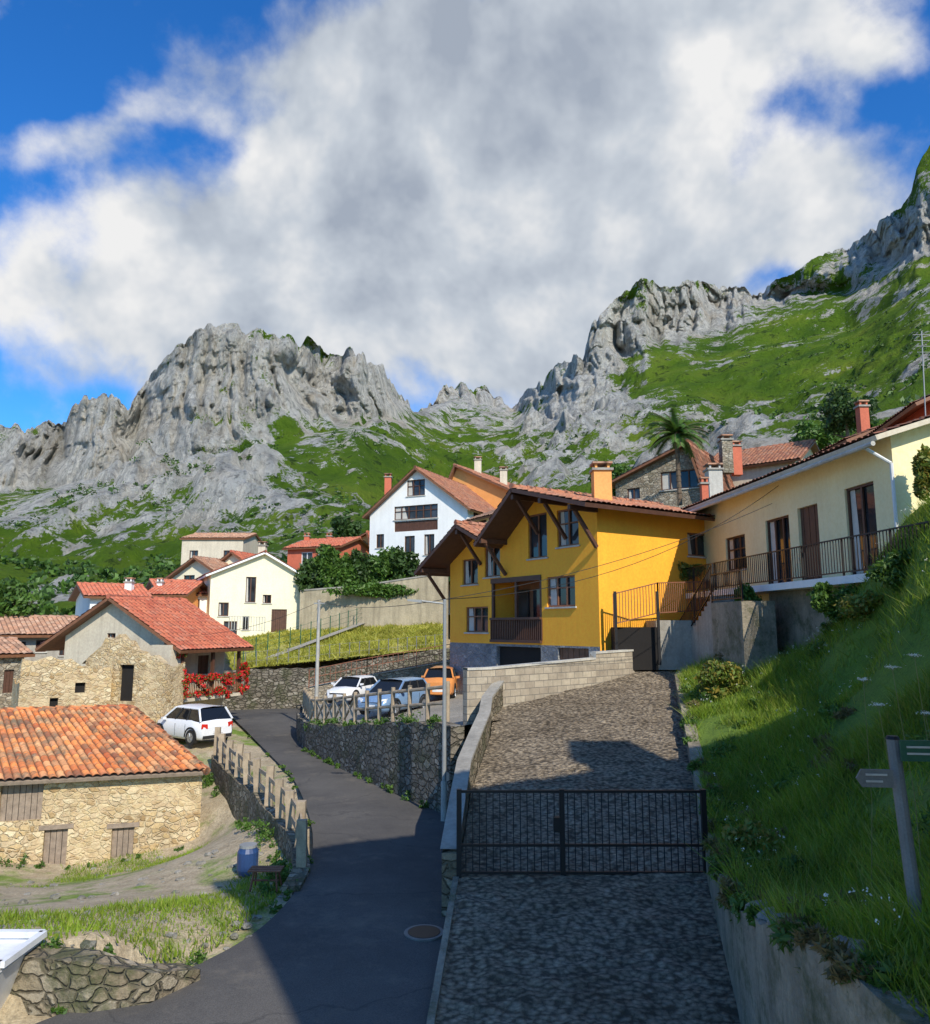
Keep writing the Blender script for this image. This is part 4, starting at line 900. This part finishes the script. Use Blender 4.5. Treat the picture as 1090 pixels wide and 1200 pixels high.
def car(name,pos,ang,paint,L=4.3,W=1.78,H=1.5,van=False):
    par=empty(name);pos=Vector(pos);ca,sa=math.cos(ang),math.sin(ang)
    def w(x,y,z): return Vector((pos.x+x*ca-y*sa,pos.y+x*sa+y*ca,pos.z+z))
    hb=H*.58
    if van: S=[(-.5,.32,.95,.92),(-.47,.25,1.1,.98),(-.2,.25,1.12,1),(.3,.25,1.12,1),(.45,.25,1.05,.97),(.5,.3,.85,.88)]
    else: S=[(-.5,.38,.72,.82),(-.48,.26,.98,.92),(-.3,.22,1.02,1),(.1,.22,1.0,1),(.22,.22,.97,.99),(.42,.22,.84,.93),(.48,.26,.70,.84),(.5,.34,.58,.74)]
    mb=MB();rows=[]
    for x,zl,zb,hw in S:
        y=W/2*hw;zb=zb*hb/.87*1.0 if not van else zb*.95;rows.append([w(x*L,yy,zz) for yy,zz in((-y*.9,zl),(-y,zl+.12),(-y*1.0,(zl+zb)/2),(-y*.97,zb-.05),(-y*.88,zb),(0,zb+.03),(y*.88,zb),(y*.97,zb-.05),(y,(zl+zb)/2),(y,zl+.12),(y*.9,zl),(0,zl-.02),(-y*.9,zl))])
    mb.grid(rows,paint);mb.face(rows[0][:12][::-1],paint);mb.face(rows[-1][:12],paint);mb.obj('body',par)
    zb=hb*1.12 if not van else 1.02
    if van: lo=(-.48,.42);hi=(-.46,.30);
    else: lo=(-.47,.24);hi=(-.38,.06)
    mb=MB();y0=W/2*.93;y1=W/2*.76
    b=[w(lo[0]*L,-y0,zb),w(lo[1]*L,-y0,zb),w(lo[1]*L,y0,zb),w(lo[0]*L,y0,zb)];t=[w(hi[0]*L,-y1,H-.06),w(hi[1]*L,-y1,H-.06),w(hi[1]*L,y1,H-.06),w(hi[0]*L,y1,H-.06)]
    for i in range(4): mb.face([b[i],b[(i+1)%4],t[(i+1)%4],t[i]],'car_glass')
    mb.obj('windows',par);mb=MB()
    r=[[w(x*L,yy,z) for yy,z in((-y1*1.02,H-.08),(-y1*.85,H-.01),(0,H+.02),(y1*.85,H-.01),(y1*1.02,H-.08))] for x in(hi[0]-.01,(hi[0]+hi[1])/2,hi[1]+.01)]
    mb.grid(r,paint)
    for i in range(4): mb.beam(b[i],t[i],.07,.07,paint)
    for k in(.36,.68):
        for s in(-1,1):
            bb=w((lo[0]+(lo[1]-lo[0])*k)*L,s*y0,zb);ttp=w((hi[0]+(hi[1]-hi[0])*k)*L,s*y1,H-.07);mb.beam(bb,ttp,.07,.06,'tyre')
    mb.obj('roof_and_pillars',par)
    for i,x in enumerate((-.31,.31)):
        for s in(-1,1):
            mb=MB();mb.tube(w(x*L,s*(W/2-.2),.33),w(x*L,s*(W/2+.005),.33),.33,'tyre',20);mb.tube(w(x*L,s*(W/2),.33),w(x*L,s*(W/2+.02),.33),.2,'rim',12)
            for k in range(5): 
                a_=k*1.257;mb.beam(w(x*L,s*(W/2+.025),.33),w(x*L+.19*math.cos(a_),s*(W/2+.025),.33+.19*math.sin(a_)),.03,.04,'rim')
            pr=None
            for k in range(13):
                a_=math.pi*k/12;pt=w(x*L+.40*math.cos(a_),s*(W/2+.0),.33+.40*math.sin(a_))
                if pr is not None: mb.beam(pr,pt,.04,.07,'tyre')
                pr=pt
            mb.obj('wheel_%d'%(i*2+(s>0)),par)
    mb=MB()
    for s in(-1,1):
        mb.box8([w(L*.46,s*W*.26,.58),w(L*.502,s*W*.26,.58),w(L*.47,s*W*.43,.60),w(L*.43,s*W*.43,.60)],[w(L*.46,s*W*.26,.72),w(L*.49,s*W*.26,.72),w(L*.46,s*W*.43,.76),w(L*.42,s*W*.43,.76)],'lamp_glass')
        mb.box8([w(-L*.47,s*W*.3,.72),w(-L*.506,s*W*.3,.72),w(-L*.49,s*W*.455,.72),w(-L*.45,s*W*.46,.72)],[w(-L*.47,s*W*.3,.9),w(-L*.5,s*W*.3,.9),w(-L*.488,s*W*.445,.92),w(-L*.45,s*W*.45,.92)],'lamp_red')
        mb.box8([w(L*.16,s*(W/2+.02),.95),w(L*.20,s*(W/2+.02),.95),w(L*.20,s*(W/2+.18),.97),w(L*.16,s*(W/2+.18),.97)],[w(L*.16,s*(W/2+.02),1.06),w(L*.20,s*(W/2+.02),1.06),w(L*.20,s*(W/2+.18),1.07),w(L*.16,s*(W/2+.18),1.07)],paint)
        for k in(.38,.66): mb.beam(w(L*(-.47+.7*k),s*(W/2+.004),.35),w(L*(-.47+.7*k),s*(W/2+.0),.85),.012,.01,'tyre')
    mb.beam(w(L*.5,-.25,.45),w(L*.5,.25,.45),.02,.11,'white_paint');mb.beam(w(-L*.503,-.25,.55),w(-L*.503,.25,.55),.02,.11,'white_paint')
    mb.beam(w(L*.497,-.45,.56),w(L*.497,.45,.56),.02,.1,'tyre');mb.beam(w(-L*.49,-.7,.36),w(-L*.49,.7,.36),.08,.14,'tyre')
    mb.obj('lights_and_trim',par);return par
def gz_(x,y): return float(gf(np.array([x]),np.array([y]))[0])
cp=atz(219,872,-5.0);car('white_suv',(cp.x,cp.y+.5,gz_(cp.x,cp.y)+.08),math.radians(143),'car_white',3.8,1.7,1.55)
def tcar(name,px,Yc,ang,paint,*a):
    x=ray(px,830)[0]*Yc;return car(name,(x,Yc,terr(x,Yc)+.02),math.radians(ang),paint,*a)
tcar('blue_car',462,34.5,-118,'car_blue',3.7,1.65,1.45)
tcar('orange_van',518,38.5,-95,'van_orange',3.5,1.5,1.45,True)
tcar('parked_car',413,43,-110,'car_white',3.5,1.55,1.35)
# white skip
mb=MB();z=-5.0;c0=Vector((-6.42,10.95,z))
bx=[(c0.x-.9,c0.y-.4),(c0.x+.3,c0.y-.4),(c0.x+.3,c0.y+.4),(c0.x-.9,c0.y+.4)];tpz=z+.74;tx=[(c0.x-1.1,c0.y-.5),(c0.x+.55,c0.y-.5),(c0.x+.55,c0.y+.5),(c0.x-1.1,c0.y+.5)]
for i in range(4):
    a,b=bx[i],bx[(i+1)%4];c,d=tx[i],tx[(i+1)%4];mb.face([(*a,z),(*b,z),(*d,tpz),(*c,tpz)],'white_paint')
mb.face([(c0.x+(p_[0]-c0.x)*.98,c0.y+(p_[1]-c0.y)*.98,tpz-.06) for p_ in tx],'white_paint')
for i in range(4): mb.beam(Vector((*tx[i],tpz+.04)),Vector((*tx[(i+1)%4],tpz+.04)),.1,.08,'white_paint')
mb.beam(Vector((c0.x+.42,c0.y-.47,z+.4)),Vector((c0.x-.95,c0.y-.47,z+.4)),.05,.06,'steel_grey')
mb.obj('white_skip')
p=at(290,1018,18.8);zb=gz_(p.x,p.y);mb=MB()
for a,b,r,r2 in((0,.12,.2,.24),(.12,.5,.24,.24),(.5,.6,.24,.19)): mb.tube((p.x,p.y,zb+a),(p.x,p.y,zb+b),r,'blue_plastic',16,r2)
mb.tube((p.x,p.y,zb+.6),(p.x,p.y,zb+.66),.2,'steel_grey',16);mb.obj('plastic_barrel')
p=at(308,1058,15.8);zb=gz_(p.x,p.y)+.05;mb=MB();s_k=.75
for dx in(-.35,.35): mb.beam((p.x+dx*s_k,p.y,zb),(p.x+dx*.8*s_k,p.y+.1,zb+.36),.03,.03,'rust');mb.beam((p.x+dx*s_k,p.y+.4,zb),(p.x+dx*.8*s_k,p.y+.25,zb+.36),.03,.03,'rust')
for k in range(3): mb.beam((p.x-.32,p.y+.04+.13*k,zb+.37),(p.x+.32,p.y+.04+.13*k,zb+.37),.08,.025,'rust')
mb.beam((p.x-.27,p.y+.1,zb+.18),(p.x+.27,p.y+.1,zb+.18),.03,.03,'rust');mb.obj('rusty_bench')
mc=atz(497,1092,ZR+.035);mb=MB();mb.tube(mc-up*.03,mc,.33,'post_grey',24);mb.tube(mc,mc+up*.006,.27,'iron_black',24);mb.obj('manhole_cover')
def rocks(name,lst):
    import bmesh
    bm=bmesh.new()
    for (x,y,z,s) in lst:
        r=bmesh.ops.create_icosphere(bm,subdivisions=2,radius=s)
        for v in r['verts']:
            k=1+.45*(random.random()-.5);v.co=Vector((v.co.x*k*1.3,v.co.y*k,v.co.z*k*.75))+Vector((x,y,z))
    me=bpy.data.meshes.new(name);bm.to_mesh(me);bm.free();me.materials.append(MATS['rock']);o=bpy.data.objects.new(name,me);scene.collection.objects.link(o)
L_=[]
for i in range(9):
    Yk=random.uniform(6.5,10.5);L_.append((np.interp(Yk,YR,XR)+random.uniform(.1,.4),Yk,np.interp(Yk,YW,ZW)+.02,random.uniform(.07,.16)))
rocks('rubble_stones',L_)
L_=[]
for i in range(150):
    px=random.uniform(-20,330);py=random.uniform(1000,1120);t_=None
    for Yk in np.arange(11.5,26,.4):
        a,e=ray(px,py)
        if e*Yk<gz_(a*Yk,Yk)+.02: t_=Yk;break
    if t_: L_.append((a*t_,t_,gz_(a*t_,t_),random.uniform(.02,.09)))
rocks('yard_stones',L_)
n=80000;X=rng.uniform(-16,-3,n);Y=rng.uniform(11.3,27,n);nn=fbm(X*.45+3,Y*.45,0*X,4)+rng.normal(0,.03,n)
m=(nn>.545)&(~inpoly(X+.3,Y,poly))&(~inpoly(X,Y,poly));blades('yard_grass',lambda x,y:gf(x,y)+(fbm(x*.5,y*.5,0*x,4)-.5)*.16,np.stack([X,Y],1)[m],.10,.014,'grass_blade',.5)
pp=[]
for i in range(26):
    k=random.random();j=min(len(lwall)-2,int(k*(len(lwall)-1)));a=lwall[j];b=lwall[j+1];t=random.random();x=a[0]+(b[0]-a[0])*t-.45;y=a[1]+(b[1]-a[1])*t
    s=random.uniform(.12,.35);pp.append(clump((x,y,gz_(x,y)+s*.5),(s,s,s),160,6))
for i in range(20):
    t=random.random();x=-.4-5.8*t-.35;y=21.9+10.4*t-.2;s=random.uniform(.08,.2);pp.append(clump((x,y,-4.95+s*.4),(s,s,s),100,5))
for i in range(40):
    t=random.random();x=-.4-5.8*t;y=21.9+10.4*t;s=random.uniform(.12,.35);pp.append(clump((x-.1,y-.1,-2.6-1.35*t+s*.1),(s,s,s),140,5))
for i in range(18):
    x=random.uniform(-9,-5);s=random.uniform(.1,.25);pp.append(clump((x,11.4,-4.4+random.uniform(-.3,.1)),(s,s,s),140,5))
for i in range(14):
    x=random.uniform(-16,-9);s=random.uniform(.1,.3);y=26-(-8.55-x)*.3-.3;pp.append(clump((x,y,gz_(x,y)+s*.3),(s,s,s),120,5))
for a,b in zip(RL[4:40:1],RL[5:41:1]):
    if random.random()<.6: s=random.uniform(.06,.16);pp.append(clump((a.x-.1,a.y,-5+s*.3),(s*1.5,s*1.5,s),90,5))
leafobj('wall_weeds',np.concatenate(pp),None,.055,'leaf_green')
for (px,py,Yk) in((1046,786,8.2),(1072,772,8.0),(1012,800,9),(1085,840,8),(1030,830,8.6)):
    par_=empty('cow_parsley');h=at(px,py,Yk);x=h.x+random.uniform(-.1,.25);zb=float(bfn(np.array([x]),np.array([Yk+.1]))[0]);mb=MB();mid=Vector(((x+h.x)/2+.05,Yk+.05,(zb+h.z)/2));mb.tube((x,Yk+.1,zb),mid,.0045,'stalk',5);mb.tube(mid,h,.0035,'stalk',5)
    for k in range(9): a_=k*.7;mb.tube(h,h+Vector((.06*math.cos(a_),.06*math.sin(a_),.04)),.0015,'stalk',3)
    mb.obj('stem',par_);e=rng.normal(size=(90,3))*np.array([.035,.035,.008])+np.array(h)+np.array([0,0,.04]);leafobj('umbel',e,None,.013,'flower_white',par_)
bush('wild_shrub',tuple(at(1070,668,18.5)),(.9,.8,.5),4500,.09,'leaf_green',18)
bush('wild_shrub',tuple(at(1015,712,20)),(.8,.8,.45),3500,.09,'leaf_vine',16)
bush('wild_shrub',tuple(at(850,800,23.5)),(.9,.7,.6),4000,.10,'leaf_vine',16)
bush('climbing_plant',tuple(at(880,712,26)),(.55,.5,.95),3500,.10,'leaf_green',16)
bush('climbing_plant',tuple(at(985,705,21.3)),(.9,.5,.55),3500,.09,'leaf_green',16)
bush('balcony_vine',tuple(at(1082,560,20.2)),(.35,.3,.8),2200,.12,'leaf_vine',14)
bush('patio_vine',tuple(at(800,668,33)),(1.0,.6,.45),3000,.12,'leaf_vine',12)
bush('wild_shrub',tuple(at(890,985,13.2)),(.5,.6,.35),2500,.07,'leaf_vine',12)
par=empty('carport');S=MB()
for px in(722,772): p=at(px,745,29.3);S.beam((p.x,29.3,-1.4),(p.x,29.3,at(px,693,29.3).z),.1,.1,'iron_black')
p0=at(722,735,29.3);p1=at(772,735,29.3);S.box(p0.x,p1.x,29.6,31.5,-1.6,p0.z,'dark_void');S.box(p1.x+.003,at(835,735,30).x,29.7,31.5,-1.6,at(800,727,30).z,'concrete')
S.obj('shelter',par);railing('railing',[at(720,735,29.3),at(772,722,29.3),at(835,718,31)],1.25,.11,'rust',.012,parent=par)
for k in range(7):
    px=372+k*17;bush('hedge' ,tuple(at(px,668+random.uniform(-6,8),62.5)),(1.5,1.2,1.9),2600,.28,'leaf_green' if k%3 else 'leaf_dark',14)
bush('ivy',tuple(at(440,692,60.3)),(3.5,.5,.7),2500,.22,'leaf_green',14)
# palm-like tree behind the ochre house
par=empty('palm_tree');bt_=at(797,592,44);tpz=at(793,510,44);mb=MB()
for k in range(12):
    a=bt_.lerp(tpz,k/12);b=bt_.lerp(tpz,(k+1)/12);mb.tube(a,b,.15,'bark',9,.12)
mb2=MB()
for k in range(40):
    an=k*2.4;el=random.uniform(-.1,1.3);ln=random.uniform(1.6,2.3);pr=tpz.copy();dr=Vector((math.cos(an)*math.cos(el),math.sin(an)*math.cos(el),math.sin(el)))
    for j in range(9):
        nx=pr+dr*ln/9;mb.tube(pr,nx,.02,'bark',4);dr=(dr-Vector((0,0,.15))).normalized()
        if j>0:
            sdv=dr.cross(up).normalized()
            for s in(-1,1):
                for t in(0,.33,.66):
                    o_=pr.lerp(nx,t);tip=o_+sdv*s*.45*(1-.5*j/9)+dr*.2-up*.14;mb2.face([o_,o_+dr*.09,tip],'leaf_green',[(random.random(),random.random())]*3)
        pr=nx
mb.obj('trunk',par);mb2.obj('fronds',par)
tree('broadleaf_tree',at(1000,560,52),6,(2.0,2,1.7),5000,.22,'leaf_dark',.8)
tree('broadleaf_tree',at(960,560,60),4.5,(2.2,2,1.5),4000,.25,'leaf_green',.75)
tree('broadleaf_tree',at(715,610,60),5,(2.0,2,1.6),4000,.25,'leaf_green',.7)
tree('broadleaf_tree',at(5,780,50),5,(2,2,1.8),4000,.22,'leaf_green',.7)
tree('broadleaf_tree',at(405,640,90),4,(2,2,1.6),2500,.3,'leaf_dark',.6)
# unseen tall house placed and shaped behind the viewpoint to cast the foreground shadow
par,f,fr,fl=house('shadow_caster_house',(3.0+15.5,.9+7.1),(3.0,.9),10,-6,9.1,10.3,'s','cream','tile_red',.6)
chimney(par,11.9,2.8,8,12.0,1.6,'brick_red')  # unseen wide stack, added to put a bump in that shadow's edge
# ================================================================ LIGHT, SKY, CAMERA
sv=Vector((.42,-.91,0)).normalized();EL=math.radians(38);sunv=Vector((sv.x*math.cos(EL),sv.y*math.cos(EL),math.sin(EL)))
sd=bpy.data.lights.new('sun','SUN');sd.energy=5.0;sd.angle=math.radians(.5);sd.color=(1,.92,.78);so=bpy.data.objects.new('sun',sd);scene.collection.objects.link(so)
so.rotation_euler=(-sunv).to_track_quat('-Z','Y').to_euler()
w=bpy.data.worlds.new('World');scene.world=w;w.use_nodes=True;nt=w.node_tree;N=nt.nodes;lk=nt.links.new;bg=N['Background'];bg.inputs[1].default_value=.10
sky=N.new('ShaderNodeTexSky');sky.sky_type='NISHITA';sky.sun_disc=False;sky.sun_elevation=EL;sky.sun_rotation=math.atan2(sv.x,sv.y);sky.altitude=600
tcn=N.new('ShaderNodeTexCoord');gen=tcn.outputs['Generated'];sp=N.new('ShaderNodeSeparateXYZ')
wn=N.new('ShaderNodeTexNoise');wn.inputs['Scale'].default_value=3.5;wn.inputs['Detail'].default_value=4;lk(gen,wn.inputs['Vector'])
ws=N.new('ShaderNodeVectorMath');ws.operation='SUBTRACT';lk(wn.outputs['Color'],ws.inputs[0]);ws.inputs[1].default_value=(.5,.5,.5)
wk=N.new('ShaderNodeVectorMath');wk.operation='SCALE';wk.inputs['Scale'].default_value=.30;lk(ws.outputs[0],wk.inputs[0])
wa=N.new('ShaderNodeVectorMath');wa.operation='ADD';lk(gen,wa.inputs[0]);lk(wk.outputs[0],wa.inputs[1]);lk(wa.outputs[0],sp.inputs[0])
def M(op,a,b=0.):
    m=N.new('ShaderNodeMath');m.operation=op
    for i,v in enumerate((a,b)):
        if isinstance(v,(int,float)): m.inputs[i].default_value=v
        else: lk(v,m.inputs[i])
    return m.outputs[0]
yy=M('MAXIMUM',sp.outputs[1],.05);aN=M('DIVIDE',sp.outputs[0],yy);eN=M('DIVIDE',sp.outputs[2],yy)
blobs=[(640,190,310,180,1.1),(520,50,270,90,.85),(780,20,240,80,.7),(170,310,200,105,1.0),(340,400,170,90,.7),(110,140,120,50,.40),(980,220,140,70,.55),(650,380,260,100,.9),(330,180,80,60,.35),(220,60,60,50,.2),(80,440,90,40,.3),(800,270,140,60,.3),(1030,70,60,40,.35),
 (920,115,70,55,-.5),(10,420,45,60,-.7),(20,40,150,70,-.5),(1060,140,60,60,-.25),(880,320,80,20,-.45),(220,180,90,28,-.3),(30,200,60,25,-.3)]
dens=None
for px,py,sx,sy,am in blobs:
    a,e=ray(px,py);sx=sx/900/.95;sy=sy/900/.92
    u=M('MULTIPLY',M('SUBTRACT',aN,a),1/sx);v=M('MULTIPLY',M('SUBTRACT',eN,e),1/sy);g=M('MULTIPLY',M('POWER',2.718,M('MULTIPLY',M('ADD',M('MULTIPLY',u,u),M('MULTIPLY',v,v)),-1.)),am)
    dens=g if dens is None else M('ADD',dens,g)
def noiseW(vec,s,d,r,off=(0,0,0),dist=0):
    n=N.new('ShaderNodeTexNoise');mp=N.new('ShaderNodeMapping');mp.inputs['Location'].default_value=off;lk(vec,mp.inputs[0]);lk(mp.outputs[0],n.inputs['Vector']);n.inputs['Scale'].default_value=s;n.inputs['Detail'].default_value=d;n.inputs['Roughness'].default_value=r;n.inputs['Distortion'].default_value=dist;return n.outputs['Fac']
n1=noiseW(gen,4.2,9,.60,(1.3,.6,0),.1);n2a=noiseW(gen,4.2,5,.56,(1.3,.6,0),.1);n2b=noiseW(gen,4.2,5,.56,(1.3-.035,.6,-.05),.1)
dd=M('ADD',dens,M('MULTIPLY',M('SUBTRACT',n1,.5),2.5))
mr=N.new('ShaderNodeMapRange');mr.interpolation_type='SMOOTHSTEP';mr.inputs[1].default_value=.0;mr.inputs[2].default_value=.72;lk(dd,mr.inputs[0]);cov=mr.outputs[0]
sh=noiseW(gen,2.2,3,.5,(7.7,3,0),.2)
shade=M('ADD',M('ADD',M('MULTIPLY',M('SUBTRACT',n2a,n2b),2.2),M('MULTIPLY',M('SUBTRACT',n1,.5),.8)),M('MULTIPLY',M('SUBTRACT',sh,.5),1.6))
mr2=N.new('ShaderNodeMapRange');mr2.inputs[1].default_value=-.45;mr2.inputs[2].default_value=.36;lk(M('SUBTRACT',shade,M('MULTIPLY',M('SUBTRACT',dd,.9),.12)),mr2.inputs[0])
cr=N.new('ShaderNodeValToRGB');cr.color_ramp.elements[0].color=(.42,.48,.58,1);cr.color_ramp.elements[1].color=(1,1,1,1);e_=cr.color_ramp.elements.new(.5);e_.color=(.64,.70,.78,1);lk(mr2.outputs[0],cr.inputs[0])
sc_=N.new('ShaderNodeVectorMath');sc_.operation='SCALE';sc_.inputs['Scale'].default_value=8.7;lk(cr.outputs[0],sc_.inputs[0])
hs_=N.new('ShaderNodeHueSaturation');hs_.inputs['Saturation'].default_value=1.3;hs_.inputs['Value'].default_value=1.45;lk(sky.outputs[0],hs_.inputs['Color'])
tm=N.new('ShaderNodeMix');tm.data_type='RGBA';tm.blend_type='MULTIPLY';tm.inputs[0].default_value=1;lk(hs_.outputs[0],tm.inputs[6]);tm.inputs[7].default_value=(.45,1.0,1.45,1)
mx=N.new('ShaderNodeMix');mx.data_type='RGBA';lk(cov,mx.inputs[0]);lk(tm.outputs[2],mx.inputs[6]);lk(sc_.outputs[0],mx.inputs[7]);lk(mx.outputs[2],bg.inputs[0])
cam=bpy.data.cameras.new('camera');co=bpy.data.objects.new('camera',cam);scene.collection.objects.link(co);scene.camera=co
cam.sensor_fit='VERTICAL';cam.sensor_height=36;cam.lens=27;cam.clip_end=6000;co.location=(0,0,0);co.rotation_euler=(math.radians(90)+PITCH,0,0)
scene.view_settings.view_transform='Standard';scene.view_settings.look='None';scene.view_settings.exposure=0
